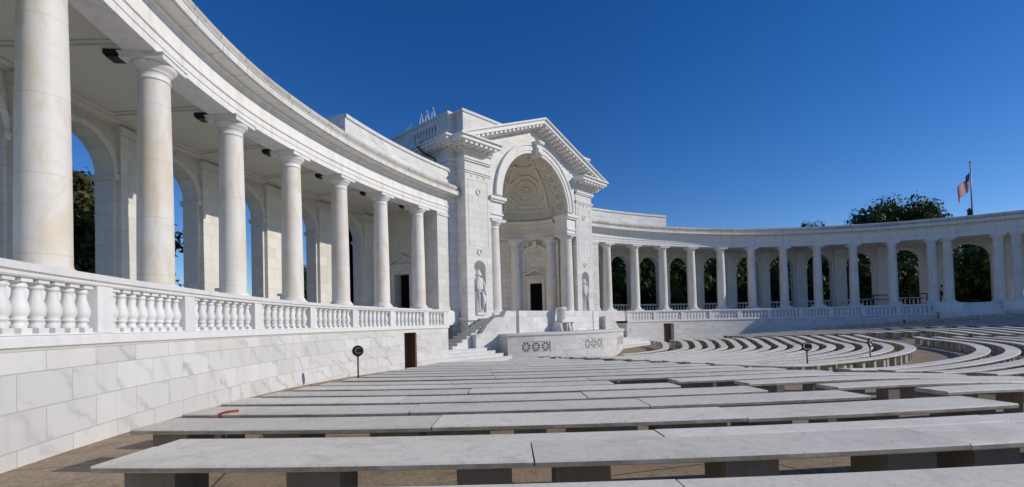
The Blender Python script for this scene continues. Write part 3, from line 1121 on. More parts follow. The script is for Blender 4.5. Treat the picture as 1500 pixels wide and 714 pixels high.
    q.box(*sorted((sg * 4.25, sg * 4.748)), 30.95, 31.6, 0.5, 6.929, xo)
    q.box(*sorted((sg * 3.2, sg * 4.76)), 29.95, 31.6, 0.3, 0.56, xo)
    sb_part(q, 'jamb_pilaster', M_TOWER)
    x = sg * 4.1 + X0
    c = link_obj('stage_column', COL_SH, SB, Matrix.Translation((x, 30.52, -0.33)) @ Matrix.Diagonal((1.28, 1.28, 1.05, 1)))
    c.location = Vector((x, 30.52, -0.33)) - SBL
    link_obj('capital', COL_CAP, c)
    link_obj('base', COL_BASE, c)

for sg in (-1, 1):
    pier(sg)

# gable wall with the great arch
gab = lambda x: 14.25 - 0.385 * abs(x)
b = MB()
K = 36
ys = YF
for j in range(K):
    t0, t1 = math.pi - math.pi * j / K, math.pi - math.pi * (j + 1) / K
    q0 = (AR * math.cos(t0), AZ + AR * math.sin(t0))
    q1 = (AR * math.cos(t1), AZ + AR * math.sin(t1))
    b.face([(q0[0] + X0, ys, q0[1]), (q1[0] + X0, ys, q1[1]), (q1[0] + X0, ys, gab(q1[0])), (q0[0] + X0, ys, gab(q0[0]))], [q0, q1, (q1[0], gab(q1[0])), (q0[0], gab(q0[0]))])
for sg in (-1, 1):
    x0, x1 = sg * AR, sg * 7.0
    b.face([(x0 + X0, ys, 8.3), (sg * 4.76 + X0, ys, 8.3), (sg * 4.76 + X0, ys, gab(4.76)), (x0 + X0, ys, gab(x0))], [(x0, 8.3), (sg * 4.76, 8.3), (sg * 4.76, gab(4.76)), (x0, gab(x0))])
    b.face([(sg * 4.76 + X0, ys, 10.9), (x1 + X0, ys, 10.9), (x1 + X0, ys, gab(x1)), (sg * 4.76 + X0, ys, gab(4.76))], [(4.76, 10.9), (x1, 10.9), (x1, gab(x1)), (4.76, gab(4.76))])
    b.face([(x0 + X0, ys, 8.3), (x0 + X0, AY, 8.3), (x0 + X0, AY, AZ), (x0 + X0, ys, AZ)])
sb_part(b, 'gable_wall', M_TOWER)
# soffit of the arch with rosettes
b = MB()
for j in range(K):
    t0, t1 = math.pi * j / K, math.pi * (j + 1) / K
    P = lambda t, y, r=AR: (X0 + r * math.cos(t), y, AZ + r * math.sin(t))
    b.face([P(t0, ys), P(t1, ys), P(t1, AY), P(t0, AY)], None, True)
    b.face([P(t0, AY), P(t1, AY), P(t1, AY, APR + 0.3), P(t0, AY, APR + 0.3)])
    for y0, y1 in ((ys + 0.12, ys + 0.22), (AY - 0.2, AY - 0.1)):
        b.face([P(t0, y0, AR - 0.05), P(t1, y0, AR - 0.05), P(t1, y1, AR - 0.05), P(t0, y1, AR - 0.05)], None, True)
        b.face([P(t0, y0, AR - 0.05), P(t1, y0, AR - 0.05), P(t1, y0, AR), P(t0, y0, AR)])
        b.face([P(t0, y1, AR - 0.05), P(t1, y1, AR - 0.05), P(t1, y1, AR), P(t0, y1, AR)])
sf = sb_part(b, 'arch_soffit', M_CARVED)
ros = MB()
ros.lathe([(0.40, 0.0), (0.40, 0.10), (0.33, 0.14), (0.27, 0.10), (0.26, 0.01), (0.0, 0.005)], 24)
for j in range(8):
    t = 2 * math.pi * j / 8
    ros.lathe([(0.062, 0.0), (0.052, 0.09), (0.0, 0.12)], 8, (0.14 * math.cos(t), 0.14 * math.sin(t), 0))
ros.lathe([(0.06, 0.0), (0.05, 0.13), (0.0, 0.15)], 10)
ROS = ros.mesh('rosette', M_CARVED)
for j in range(15):
    t = math.pi * (j + 0.85) / 15.7
    r = AR - 0.002
    z = Vector((-math.cos(t), 0, -math.sin(t)))
    yv = Vector((0, 1, 0))
    xv = yv.cross(z)
    o = link_obj('rosette', ROS, sf, Matrix(((xv.x, yv.x, z.x, X0 + r * math.cos(t)), (xv.y, yv.y, z.y, (ys + AY) / 2), (xv.z, yv.z, z.z, AZ + r * math.sin(t)), (0, 0, 0, 1))))
# archivolt
b = MB()
prof = [(AR - 0.02, 0.05), (AR - 0.02, -0.10), (AR + 0.16, -0.10), (AR + 0.18, -0.15), (AR + 0.48, -0.15), (AR + 0.52, -0.22), (AR + 0.66, -0.22), (AR + 0.66, 0.05)]
for j in range(K):
    t0, t1 = math.pi * j / K, math.pi * (j + 1) / K
    for (r0, d0), (r1, d1) in zip(prof[:-1], prof[1:]):
        G = lambda t, r, d: (X0 + r * math.cos(t), ys + d, AZ + r * math.sin(t))
        b.face([G(t0, r0, d0), G(t1, r0, d0), G(t1, r1, d1), G(t0, r1, d1)])
for sg in (-1, 1):
    b.face([(X0 + sg * r, ys + d, AZ) for r, d in prof])
sb_part(b, 'archivolt', M_PLAIN)
b = MB()
b.box(-0.22, 0.22, ys - 0.5, ys + 0.3, 12.1, 12.6, xo, taper=-0.03)
b.box(-0.28, 0.28, ys - 0.42, ys + 0.2, 12.6, 13.15, xo, taper=-0.03)
b.lathe([(0.0, -0.36), (0.14, -0.36), (0.16, 0), (0.14, 0.36), (0.0, 0.36)], 12, (0, 0, 0), lambda x, y, z: (X0 + z, ys - 0.46 + x, 13.02 + y))
b.lathe([(0.0, -0.25), (0.11, -0.25), (0.13, 0), (0.11, 0.25), (0.0, 0.25)], 12, (0, 0, 0), lambda x, y, z: (X0 + z, ys - 0.48 + x, 12.2 + y))
sb_part(b, 'keystone', M_PLAIN)

# raking cornice of the pediment
b = MB()
for sg in (-1, 1):
    def rk(u, d, h):
        # u along the slope in x, d forward, h up
        return (sg * u + X0, ys + d, 14.68 - 0.388 * u + h)
    LEN = 8.0
    prof = [(3.0, 0.0), (-1.08, 0.0), (-1.08, -0.10), (-1.0, -0.16), (-0.94, -0.17), (-0.94, -0.38), (-0.55, -0.39), (-0.5, -0.43), (-0.10, -0.45), (-0.10, -0.56), (0.1, -0.60)]
    NU = 12
    for i in range(NU):
        u0, u1 = LEN * i / NU, LEN * (i + 1) / NU
        for (d0, h0), (d1, h1) in zip(prof[:-1], prof[1:]):
            pts = [rk(u0, d0, h0), rk(u1, d0, h0), rk(u1, d1, h1), rk(u0, d1, h1)]
            b.face(pts, [(u0, d0 + h0), (u1, d0 + h0), (u1, d1 + h1), (u0, d1 + h1)])
    b.face([rk(LEN, d, h) for d, h in prof])
sb_part(b, 'pediment_cornice', M_PLAIN)
for sg in (-1, 1):
    b = MB()
    for i in range(19):
        u = 0.30 + i * 0.41
        z = 14.68 - 0.388 * u
        for (d0, d1, h0, h1, hw) in ((-0.86, -0.12, -0.62, -0.40, 0.105),):
            pts = []
            for (uu, d, h) in ((u - hw, d0, h0 + 0.08), (u + hw, d0, h0 + 0.08), (u + hw, d1, h0), (u - hw, d1, h0), (u - hw, d0, h1), (u + hw, d0, h1), (u + hw, d1, h1), (u - hw, d1, h1)):
                pts.append((sg * uu + X0, ys + d, 14.68 - 0.388 * uu + h))
            for q in ((0, 1, 2, 3), (4, 5, 6, 7), (0, 1, 5, 4), (1, 2, 6, 5), (2, 3, 7, 6), (3, 0, 4, 7)):
                b.face([pts[i2] for i2 in q])
    sb_part(b, 'modillion_row', M_PLAIN)

# horizontal cornices: stubs on the piers, and round the sides of the body
def hcorn(x0, x1, y0, y1, sg, name):
    c = MB()
    for (p0, z0, z1) in ((0.12, 10.9, 11.02), (0.20, 11.02, 11.08), (0.95, 11.22, 11.40), (1.0, 11.40, 11.44), (1.08, 11.44, 11.54)):
        xx = sorted((sg * x0, sg * (x1 + p0)))
        c.box(xx[0], xx[1], y0 - p0, y1, z0 + 0.002, z1, xo)
    xx = sorted((sg * x0, sg * (x1 + 0.22)))
    c.box(xx[0], xx[1], y0 - 0.22, y1, 11.08, 11.22, xo)
    n = int((x1 - x0) / 0.41) + 3
    for i in range(n):
        x = x1 + 0.55 - i * 0.41
        if x < x0 + 0.1:
            break
        a, b2 = sorted((sg * (x - 0.105), sg * (x + 0.105)))
        c.box(a, b2, y0 - 0.86, y0 - 0.2, 11.04, 11.225, xo)
    y = y0 - 0.45
    while y < y1 - 0.2:
        a, b2 = sorted((sg * (x1 + 0.2), sg * (x1 + 0.86)))
        c.box(a, b2, y - 0.105, y + 0.105, 11.041, 11.224, xo)
        y += 0.41
    sb_part(c, name, M_PLAIN)

for sg in (-1, 1):
    hcorn(4.55, 6.95, YF - 0.05, 30.75, sg, 'cornice')
    hcorn(6.96, 7.5, 30.8, 46.0, sg, 'cornice')
# attic
b = MB()
for sg in (-1, 1):
    a, c = sorted((sg * 3.0, sg * 6.95))
    b.box(a, c, YF + 0.02, 33.0, 11.545, 13.38, xo)
    a, c = sorted((sg * 2.95, sg * 7.03))
    b.box(a, c, YF - 0.06, 33.05, 13.38, 13.54, xo)
    # body attic: front strip, side wall with a gap for balusters
    a, c = sorted((sg * 6.97, sg * 7.5))
    b.box(a, c, 30.8, 31.9, 11.545, 13.30, xo)
    b.box(a, c, 34.4, 46.0, 11.545, 13.30, xo)
    b.box(a, c, 31.9, 34.4, 11.545, 12.18, xo)
    b.box(a, c, 31.9, 34.4, 12.92, 13.30, xo)
    a, c = sorted((sg * 6.9, sg * 7.57))
    b.box(a, c, 30.73, 46.0, 13.302, 13.46, xo)
b.box(-7.0, 7.0, 33.06, 46.0, 12.4, 12.7, xo)
b.box(-7.45, 7.45, 45.6, 45.99, 11.55, 13.3, xo)
sb_part(b, 'attic', M_TOWER)
b = MB()
for sg in (-1, 1):
    for i in range(8):
        b.lathe([(0.08, 12.18), (0.06, 12.25), (0.115, 12.42), (0.09, 12.58), (0.055, 12.75), (0.085, 12.92)], 10, (sg * 7.38 + X0, 32.05 + i * 0.31, 0))
sb_part(b, 'attic_baluster_row', M_BAL)
# a cable hanging down the side wall
b = MB()
b.tube([(-7.58 + X0, 33.4, 12.2), (-8.4 + X0, 32.9, 11.62), (-8.62 + X0, 32.5, 11.35), (-8.35 + X0, 32.2, 10.95), (-7.66 + X0, 32.0, 10.7), (-7.60 + X0, 31.9, 9.9), (-7.58 + X0, 32.0, 9.0)], 0.05, 6)
sb_part(b, 'cable', M_BLACK)

# apse
def ap(ang, r, z):
    return (X0 + r * math.sin(ang), AY + r * math.cos(ang), z)

DOORS = [0.0, R(61), R(-61)]
DHW = 0.125         # half angle of a door opening
DTOP = 3.28
b = MB()
angs = sorted(set([round(R(-90) + R(180) * i / 60, 5) for i in range(61)] + [round(d + s * DHW, 5) for d in DOORS for s in (-1, 1)]))
for a0, a1 in zip(angs[:-1], angs[1:]):
    mid = 0.5 * (a0 + a1)
    z0 = DTOP if any(abs(mid - d) < DHW for d in DOORS) else 0.45
    b.face([ap(a0, APR, z0), ap(a1, APR, z0), ap(a1, APR, 6.9), ap(a0, APR, 6.9)], [(a0 * APR, z0), (a1 * APR, z0), (a1 * APR, 6.9), (a0 * APR, 6.9)])
for d in DOORS:
    for s in (-1, 1):
        a = d + s * DHW
        b.face([ap(a, APR, 0.45), ap(a, APR + 0.5, 0.45), ap(a, APR + 0.5, DTOP), ap(a, APR, DTOP)])
    b.face([ap(d - DHW, APR, DTOP), ap(d + DHW, APR, DTOP), ap(d + DHW, APR + 0.5, DTOP), ap(d - DHW, APR + 0.5, DTOP)])
apse = sb_part(b, 'apse_wall', M_APSE, fix=False)
b = MB()
fl = [ap(R(-90) + R(180) * i / 30, APR, 0.5) for i in range(31)] + [(4.7, YF - 0.05, 0.5), (5.3, YF - 0.05, 0.5), (5.3, 28.95, 0.5), (-5.3, 28.95, 0.5), (-5.3, YF - 0.05, 0.5), (-4.7, YF - 0.05, 0.5)]
b.face(fl)
sb_part(b, 'stage_floor', M_PLAIN)
# half dome
b = MB()
NAz, NEl = 48, 16
def dome(a, e, r=APR):
    return (X0 + r * math.cos(e) * math.sin(a), AY + r * math.cos(e) * math.cos(a), AZ - 0.15 + r * math.sin(e))
for i in range(NAz):
    for j in range(NEl):
        a0, a1 = R(-90) + R(180) * i / NAz, R(-90) + R(180) * (i + 1) / NAz
        e0, e1 = R(90) * j / NEl, R(90) * (j + 1) / NEl
        b.face([dome(a0, e0), dome(a1, e0), dome(a1, e1), dome(a0, e1)], None, True)
dm = sb_part(b, 'half_dome', M_CARVED)
# ribs, octagons and bands on the dome
b = MB()
def strip(pts, hw, th):
    """raised band on the dome along (az, el) points"""
    P3 = [Vector(dome(a, e)) for a, e in pts]
    cen = Vector((X0, AY, AZ - 0.15))
    ins, outs, fi, fo = [], [], [], []
    for i, p in enumerate(P3):
        d = (P3[min(i + 1, len(P3) - 1)] - P3[max(i - 1, 0)]).normalized()
        n = (cen - p).normalized()
        t = d.cross(n).normalized()
        ins.append(p + t * hw)
        outs.append(p - t * hw)
        fi.append(p + t * hw * 0.8 + n * th)
        fo.append(p - t * hw * 0.8 + n * th)
    for i in range(len(P3) - 1):
        b.face([fi[i], fi[i + 1], fo[i + 1], fo[i]])
        b.face([ins[i], ins[i + 1], fi[i + 1], fi[i]])
        b.face([fo[i], fo[i + 1], outs[i + 1], outs[i]])
for a in (-78, -26, 26, 78):
    strip([(R(a), R(12 + 58 * i / 10)) for i in range(11)], 0.15, 0.14)
for e, hw in ((11, 0.09), (3, 0.10), (66, 0.12)):
    strip([(R(-86 + 172 * i / 40), R(e)) for i in range(41)], hw, 0.13)
def octo(ac, ec, rad, hw, th, n=8, rot=22.5):
    pts = []
    for i in range(n + 1):
        t = R(rot + 360 * i / n)
        pts.append((R(ac) + rad * math.cos(t) / math.cos(R(ec)), R(ec) + rad * math.sin(t)))
    q = []
    for (p0, p1) in zip(pts[:-1], pts[1:]):
        q += [p0, ((p0[0] + p1[0]) / 2, (p0[1] + p1[1]) / 2)]
    q.append(pts[-1])
    strip(q, hw, th)
for ac in (-52, 0, 52):
    octo(ac, 35, 0.345, 0.10, 0.15)
    octo(ac, 35, 0.225, 0.07, 0.12)
    octo(ac, 35, 0.06, 0.07, 0.13)
    for k in range(8):
        t = R(45 * k)
        strip([(R(ac) + 0.05 * math.cos(t) / math.cos(R(35)), R(35) + 0.05 * math.sin(t)), (R(ac) + 0.11 * math.cos(t) / math.cos(R(35)), R(35) + 0.14 * math.sin(t))], 0.05, 0.11)
    # panel frames under the octagon
    c = [(-16, 5), (16, 5), (16, 9.5), (-16, 9.5), (-16, 5)]
    for (p0, p1) in zip(c[:-1], c[1:]):
        strip([(R(ac + p0[0] + (p1[0] - p0[0]) * i / 6), R(p0[1] + (p1[1] - p0[1]) * i / 6)) for i in range(7)], 0.05, 0.10)
for ac in (-26, 26):
    octo(ac, 7, 0.055, 0.05, 0.09, 8)
sb_part(b, 'dome_ribs', M_CARVED, fix=False)
# ring entablature
b = MB()
aa = [R(-90) + R(180) * i / 48 for i in range(49)]
b.sweep([(APR + 0.02, 6.84), (APR - 0.30, 6.84), (APR - 0.30, 7.06), (APR - 0.33, 7.07), (APR - 0.33, 7.28), (APR - 0.38, 7.30), (APR - 0.38, 7.36), (APR - 0.28, 7.38), (APR - 0.28, 7.86), (APR - 0.36, 7.90), (APR - 0.40, 7.98), (APR - 0.60, 8.02), (APR - 0.60, 8.14), (APR - 0.66, 8.22), (APR - 0.66, 8.28), (APR + 0.02, 8.46)], aa, lambda a, r, z: ap(a, r, z))
ring = sb_part(b, 'apse_entablature', M_CARVED)
# raised frieze ornament (small bosses)
b = MB()
for i in range(46):
    a = R(-86 + 172 * i / 45)
    p = ap(a, APR - 0.28, 7.62)
    b.lathe([(0.07, 0), (0.06, 0.03), (0, 0.05)], 8, (0, 0, 0), lambda x, y, z, a=a, p=p: (p[0] + x * math.cos(a) - z * math.sin(a), p[1] - x * math.sin(a) - z * math.cos(a), p[2] + y * 1.6))
sb_part(b, 'frieze_boss_row', M_CARVED)
# apse columns
for a in (-80, -37, 37, 80):
    x, y, _ = ap(R(a), APR - 0.10, 0)
    c = bpy.data.objects.new('apse_column', COL_SH)
    COL.objects.link(c)
    c.parent = SB
    c.location = Vector((x, y, -0.33)) - SBL
    c.scale = (1.12, 1.12, 1.033)
    for nm, me in (('capital', COL_CAP), ('base', COL_BASE)):
        cc = link_obj(nm, me, c)
        cc.rotation_euler = (0, 0, -R(a))
# apse doors
for d in DOORS:
    db = MB()
    a0, a1 = d - DHW, d + DHW
    db.face([ap(a0, APR + 0.45, 0.45), ap(a1, APR + 0.45, 0.45), ap(a1, APR + 0.45, DTOP), ap(a0, APR + 0.45, DTOP)])
    do = sb_part(db, 'apse_door', M_DARK, fix=False)
    c, s = math.cos(d), math.sin(d)
    base = ap(d, APR, 0)
    def L(x, y, z):     # x along the wall, y out of the wall into the apse
        return (base[0] + x * c - y * s, base[1] - x * s - y * c, z)
    q = MB()
    hw = APR * math.sin(DHW)
    for sg in (-1, 1):
        q.box(*sorted((sg * hw, sg * (hw + 0.22))), -0.1, 0.16, 0.5, DTOP + 0.22, L)
        q.box(*sorted((sg * (hw + 0.23), sg * (hw + 0.42))), -0.1, 0.10, 0.5, DTOP + 0.22, L)
    q.box(-hw + 0.001, hw - 0.001, -0.1, 0.158, DTOP + 0.002, DTOP + 0.22, L)
    q.box(-hw - 0.40, hw + 0.40, -0.1, 0.13, DTOP + 0.222, DTOP + 0.46, L)
    q.box(-hw - 0.52, hw + 0.52, -0.1, 0.34, DTOP + 0.462, DTOP + 0.58, L)
    W2 = hw + 0.54
    for sg in (-1, 1):
        pr = [(sg * W2, DTOP + 0.583), (sg * W2, DTOP + 0.70), (0, DTOP + 1.14), (0, DTOP + 1.0)]
        q.face([L(x, 0.40, z) for x, z in pr])
        q.face([L(pr[0][0], 0.40, pr[0][1]), L(pr[3][0], 0.40, pr[3][1]), L(pr[3][0], -0.1, pr[3][1]), L(pr[0][0], -0.1, pr[0][1])])
        q.face([L(pr[1][0], 0.40, pr[1][1]), L(pr[2][0], 0.40, pr[2][1]), L(pr[2][0], -0.1, pr[2][1]), L(pr[1][0], -0.1, pr[1][1])])
    fr = q.build('door_frame', M_CARVED, do, fix=False)
    # lunette with relief over the door
    q = MB()
    for j in range(18):
        t0, t1 = math.pi * j / 18, math.pi * (j + 1) / 18
        for (r0, y0), (r1, y1) in (((0.90, 0.0), (0.90, 0.16)), ((0.90, 0.16), (1.04, 0.19)), ((1.04, 0.19), (1.10, 0.19)), ((1.10, 0.19), (1.10, -0.1))):
            G = lambda t, r, y: L(r * math.cos(t), y, 5.35 + r * math.sin(t))
            q.face([G(t0, r0, y0), G(t1, r0, y0), G(t1, r1, y1), G(t0, r1, y1)])
    for sg in (-1, 1):
        q.box(*sorted((sg * 0.86, sg * 1.10)), -0.1, 0.17, 0.5, 5.10, L)
        q.box(*sorted((sg * 0.82, sg * 1.16)), -0.1, 0.21, 5.10, 5.35, L)
        for t in (48, 68):
            tt = R(t) if sg > 0 else R(180 - t)
            q.tube([L(1.16 * math.cos(tt), 0.1, 5.35 + 1.16 * math.sin(tt)), L(1.42 * math.cos(tt), 0.1, 5.35 + 1.42 * math.sin(tt))], 0.09, 6)
    q.box(-0.12, 0.12, -0.1, 0.30, 6.20, 6.70, L, taper=-0.03)
    rnd = random.Random(int(d * 100) + 3)
    for j in range(26):
        u = rnd.uniform(-0.72, 0.72)
        hmax = 0.62 * (1 - abs(u) / 0.8) + 0.10
        z = 5.37 + rnd.uniform(0, hmax)
        r = rnd.uniform(0.06, 0.12)
        q.lathe([(r, 0.0), (r * 0.8, r * 0.6), (0, r * 0.9)], 8, (0, 0, 0), lambda x, y, z2, u=u, z=z: L(u + x, z2 - 0.03, z + y * 1.3))
    q.build('lunette_relief', M_CARVED, do, fix=False)
    do['label'] = 'dark doorway under a small pediment in the apse'
# roof rails over the building
settle_done = True

# white trestle rail on the roof
t = empty('roof_guard_rail', 'small white metal trestle frame standing on the stage building roof', 'guard rail', (X0 - 6.4, 34, 12.7))
q = MB()
for i in range(3):
    y = 33.0 + i * 0.66
    for dy in (-0.34, 0.34):
        q.tube([(X0 - 6.95, y + dy, 13.0), (X0 - 6.95, y + dy * 0.12, 14.55)], 0.032, 6)
    q.tube([(X0 - 6.95, y - 0.2, 13.7), (X0 - 6.95, y + 0.2, 13.7)], 0.025, 6)
    q.tube([(X0 - 6.1, y, 12.7), (X0 - 6.95, y, 14.5)], 0.03, 6)
q.build('frame', M_WHITEMETAL, t)
settle(t)
t = empty('roof_hatch', 'slanted white edged hatch lid on the roof behind the left attic', 'hatch', (X0 - 7.2, 36, 13.4))
q = MB()
for (y0, z0, y1, z1) in ((35.0, 13.3, 36.6, 13.1), (35.0, 13.9, 36.6, 13.3)):
    q.tube([(X0 - 7.3, y0, z0), (X0 - 7.3, y1, z1)], 0.05, 6)
q.tube([(X0 - 7.3, 35.0, 13.3), (X0 - 7.3, 35.0, 13.9)], 0.05, 6)
q.build('frame', M_WHITEMETAL, t)
q = MB()
q.box(X0 - 7.28, X0 - 6.6, 35.0, 36.5, 13.0, 13.55)
q.build('lid', M_ROOFTOP, t)
settle(t)

# statues in the niches
def statue(sg, label):
    q = MB()
    cx_, cy_ = sg * 5.85 + X0, YF + 0.12
    z0 = 0.605
    q.box(cx_ - 0.36, cx_ + 0.36, cy_ - 0.28, cy_ + 0.25, z0, z0 + 0.16)
    # draped lower figure / trophy post
    def dr(x, y, z):
        # folds
        a = math.atan2(y - cy_, x - cx_)
        r = math.hypot(x - cx_, y - cy_)
        k = 1 + 0.13 * math.sin(a * 7 + z * 2.0) if z < z0 + 1.55 else 1
        return (cx_ + (x - cx_) * k, cy_ + (y - cy_) * k, z)
    q.lathe([(0.0, 0.14), (0.30, 0.16), (0.31, 0.3), (0.26, 0.6), (0.25, 0.95), (0.30, 1.2), (0.27, 1.42), (0.20, 1.52), (0.20, 1.58), (0.31, 1.62), (0.33, 1.66), (0.29, 1.9), (0.30, 2.1), (0.33, 2.28), (0.26, 2.36), (0.12, 2.42), (0.11, 2.50), (0.24, 2.52), (0.26, 2.55), (0.20, 2.62), (0.17, 2.74), (0.10, 2.86), (0.0, 2.92)], 24, (cx_, cy_, z0), dr, sx=1.0, sy=0.85)
    # shield arm side, bundle of spears, hanging drapery
    q.lathe([(0.0, -0.05), (0.22, -0.04), (0.30, 0.0), (0.0, 0.05)], 18, (0, 0, 0), lambda x, y, z: (cx_ + 0.30, cy_ - 0.12 + z, z0 + 1.0 + y * 1.3 + x * 0.2) if False else (cx_ + 0.24 + x * 0.7, cy_ - 0.20 + z, z0 + 1.0 + y * 1.3))
    for i in range(3):
        q.tube([(cx_ - 0.34 + i * 0.05, cy_ + 0.05, z0 + 0.15), (cx_ - 0.40 + i * 0.05, cy_ + 0.02, z0 + 2.5)], 0.035, 6)
    q.tube([(cx_ - 0.20, cy_ - 0.18, z0 + 2.2), (cx_ - 0.34, cy_ - 0.24, z0 + 1.8), (cx_ - 0.22, cy_ - 0.30, z0 + 1.45)], [0.09, 0.085, 0.06], 8)
    q.tube([(cx_ + 0.24, cy_ - 0.12, z0 + 2.2), (cx_ + 0.36, cy_ - 0.20, z0 + 1.8), (cx_ + 0.26, cy_ - 0.28, z0 + 1.4)], [0.09, 0.085, 0.06], 8)
    q.tube([(cx_ + 0.05, cy_ - 0.30, z0 + 1.5), (cx_ + 0.16, cy_ - 0.32, z0 + 0.9), (cx_ + 0.05, cy_ - 0.30, z0 + 0.3)], [0.07, 0.11, 0.05], 8)
    o = q.build('statue', M_PLAIN)
    tag(o, label, 'statue')

statue(-1, 'draped armoured marble figure in the niche left of the great arch')
statue(1, 'draped armoured marble figure in the niche right of the great arch')

# ------------------------------------------------------------------ stage platform
PY, PR_, PH = 38.2, 12.9, R(30.5)
def pod(a, r, z):
    return (r * math.sin(a), PY - r * math.cos(a), z)
root = empty('stage_platform', 'low curved marble platform in front of the arch with pierced rosette grilles', 'platform', (0, 28, -2.2))
q = MB()
aa = [-PH + 2 * PH * i / 40 for i in range(41)]
gr = [R(-22.4), R(-1.0), R(19.5)]
ghw, gz0, gz1 = 0.0765, -1.74, -1.10
def in_g(a):
    return any(abs(a - c) < ghw - 1e-6 for c in gr)
al = sorted(set([round(a, 5) for a in aa] + [round(c + s * ghw, 5) for c in gr for s in (-1, 1)]))
for a0, a1 in zip(al[:-1], al[1:]):
    segs = [(-2.6, gz0), (gz1, -0.78)] if in_g(0.5 * (a0 + a1)) else [(-2.6, -0.78)]
    for z0, z1 in segs:
        q.face([pod(a0, PR_, z0), pod(a1, PR_, z0), pod(a1, PR_, z1), pod(a0, PR_, z1)], [(a0 * PR_, z0), (a1 * PR_, z0), (a1 * PR_, z1), (a0 * PR_, z1)])
for c in gr:
    for s in (-1, 1):
        a = c + s * ghw
        q.face([pod(a, PR_, gz0), pod(a, PR_ - 0.3, gz0), pod(a, PR_ - 0.3, gz1), pod(a, PR_, gz1)])
    for z in (gz0, gz1):
        q.face([pod(c - ghw, PR_, z), pod(c + ghw, PR_, z), pod(c + ghw, PR_ - 0.3, z), pod(c - ghw, PR_ - 0.3, z)])
for s in (-1, 1):
    e = pod(s * PH, PR_, 0)
    q.face([(e[0], e[1], -2.6), (e[0] - s * 0.30, e[1] + 0.25, -2.6), (e[0] - s * 0.30, e[1] + 0.25, -0.78), (e[0], e[1], -0.78)])
    q.face([(e[0] - s * 0.30, e[1] + 0.25, -2.6), (e[0] - s * 0.30, 30.0, -2.6), (e[0] - s * 0.30, 30.0, -0.78), (e[0] - s * 0.30, e[1] + 0.25, -0.78)], [(0, -2.6), (3, -2.6), (3, -0.78), (0, -0.78)])
q.build('platform_wall', M_WALL, root, fix=False)
q = MB()
q.sweep([(PR_ - 0.5, -0.60), (PR_ + 0.09, -0.60), (PR_ + 0.09, -0.70), (PR_ + 0.03, -0.78), (PR_ - 0.5, -0.78)], aa, lambda a, r, z: pod(a, r, z), closed=True)
top = [pod(a, PR_ - 0.5, -0.605) for a in aa]
q.face(top + [(5.8, 30.0, -0.605), (-5.8, 30.0, -0.605)])
for s in (-1, 1):
    e = pod(s * PH, PR_, 0)
    x = e[0] - s * 0.32
    q.box(min(x, x - s * 0.3), max(x, x - s * 0.3), e[1] + 0.2, 29.9, -0.78, -0.603)
q.build('platform_top', M_BAL, root, fix=False)
for c in gr:
    d = MB()
    d.face([pod(c - ghw, PR_ - 0.25, gz0), pod(c + ghw, PR_ - 0.25, gz0), pod(c + ghw, PR_ - 0.25, gz1), pod(c - ghw, PR_ - 0.25, gz1)])
    go = d.build('grille_dark_back', M_DARK, root, fix=False)  # flat near-black sheet paints the shaded hollow behind the lattice
    d = MB()
    h = (gz1 - gz0)
    for i in range(3):
        ca = c + (i - 1) * ghw * 2 / 3
        zc = 0.5 * (gz0 + gz1)
        hwz = h / 2 - 0.005
        def GL(x, y, z, ca=ca, zc=zc):
            return pod(ca + x / PR_, PR_ - 0.03 - y, zc + z)
        rad = min(hwz, ghw * PR_ / 3) - 0.005
        for j in range(20):
            t0, t1 = 2 * math.pi * j / 20, 2 * math.pi * (j + 1) / 20
            for (r0, r1) in ((rad - 0.035, rad),):
                d.face([GL(r0 * math.cos(t0), 0, r0 * math.sin(t0)), GL(r0 * math.cos(t1), 0, r0 * math.sin(t1)), GL(r1 * math.cos(t1), 0, r1 * math.sin(t1)), GL(r1 * math.cos(t0), 0, r1 * math.sin(t0))])
                d.face([GL(r0 * math.cos(t0), 0, r0 * math.sin(t0)), GL(r0 * math.cos(t1), 0, r0 * math.sin(t1)), GL(r0 * math.cos(t1), 0.12, r0 * math.sin(t1)), GL(r0 * math.cos(t0), 0.12, r0 * math.sin(t0))])
        for k in range(8):
            t = 2 * math.pi * k / 8
            ct, st_ = math.cos(t), math.sin(t)
            pl = [(0.02, -0.020), (rad * 0.62, -0.034), (rad - 0.02, -0.012), (rad - 0.02, 0.012), (rad * 0.62, 0.034), (0.02, 0.020)]
            d.face([GL(a * ct - b2 * st_, 0.003, a * st_ + b2 * ct) for a, b2 in pl])
            for (p0, p1) in zip(pl, pl[1:] + pl[:1]):
                d.face([GL(p0[0] * ct - p0[1] * st_, 0.003, p0[0] * st_ + p0[1] * ct), GL(p1[0] * ct - p1[1] * st_, 0.003, p1[0] * st_ + p1[1] * ct), GL(p1[0] * ct - p1[1] * st_, 0.12, p1[0] * st_ + p1[1] * ct), GL(p0[0] * ct - p0[1] * st_, 0.12, p0[0] * st_ + p0[1] * ct)])
        # corner leaves between the circle and the frame
        for sx in (-1, 1):
            for sz in (-1, 1):
                ex, ez = ghw * PR_ / 3, hwz
                pts = [(sx * ex, sz * ez)]
                for j in range(5):
                    t = math.pi / 2 * j / 4
                    pts.append((sx * rad * math.cos(t), sz * rad * math.sin(t)))
                pts = [pts[0], (sx * ex, 0.0 + sz * 0.02)] + pts[1:] + [(sx * 0.02, sz * ez)]
                d.face([GL(a, 0.006, b2) for a, b2 in pts])
    d.build('grille_lattice', M_WALL, go, fix=False)
settle(root)

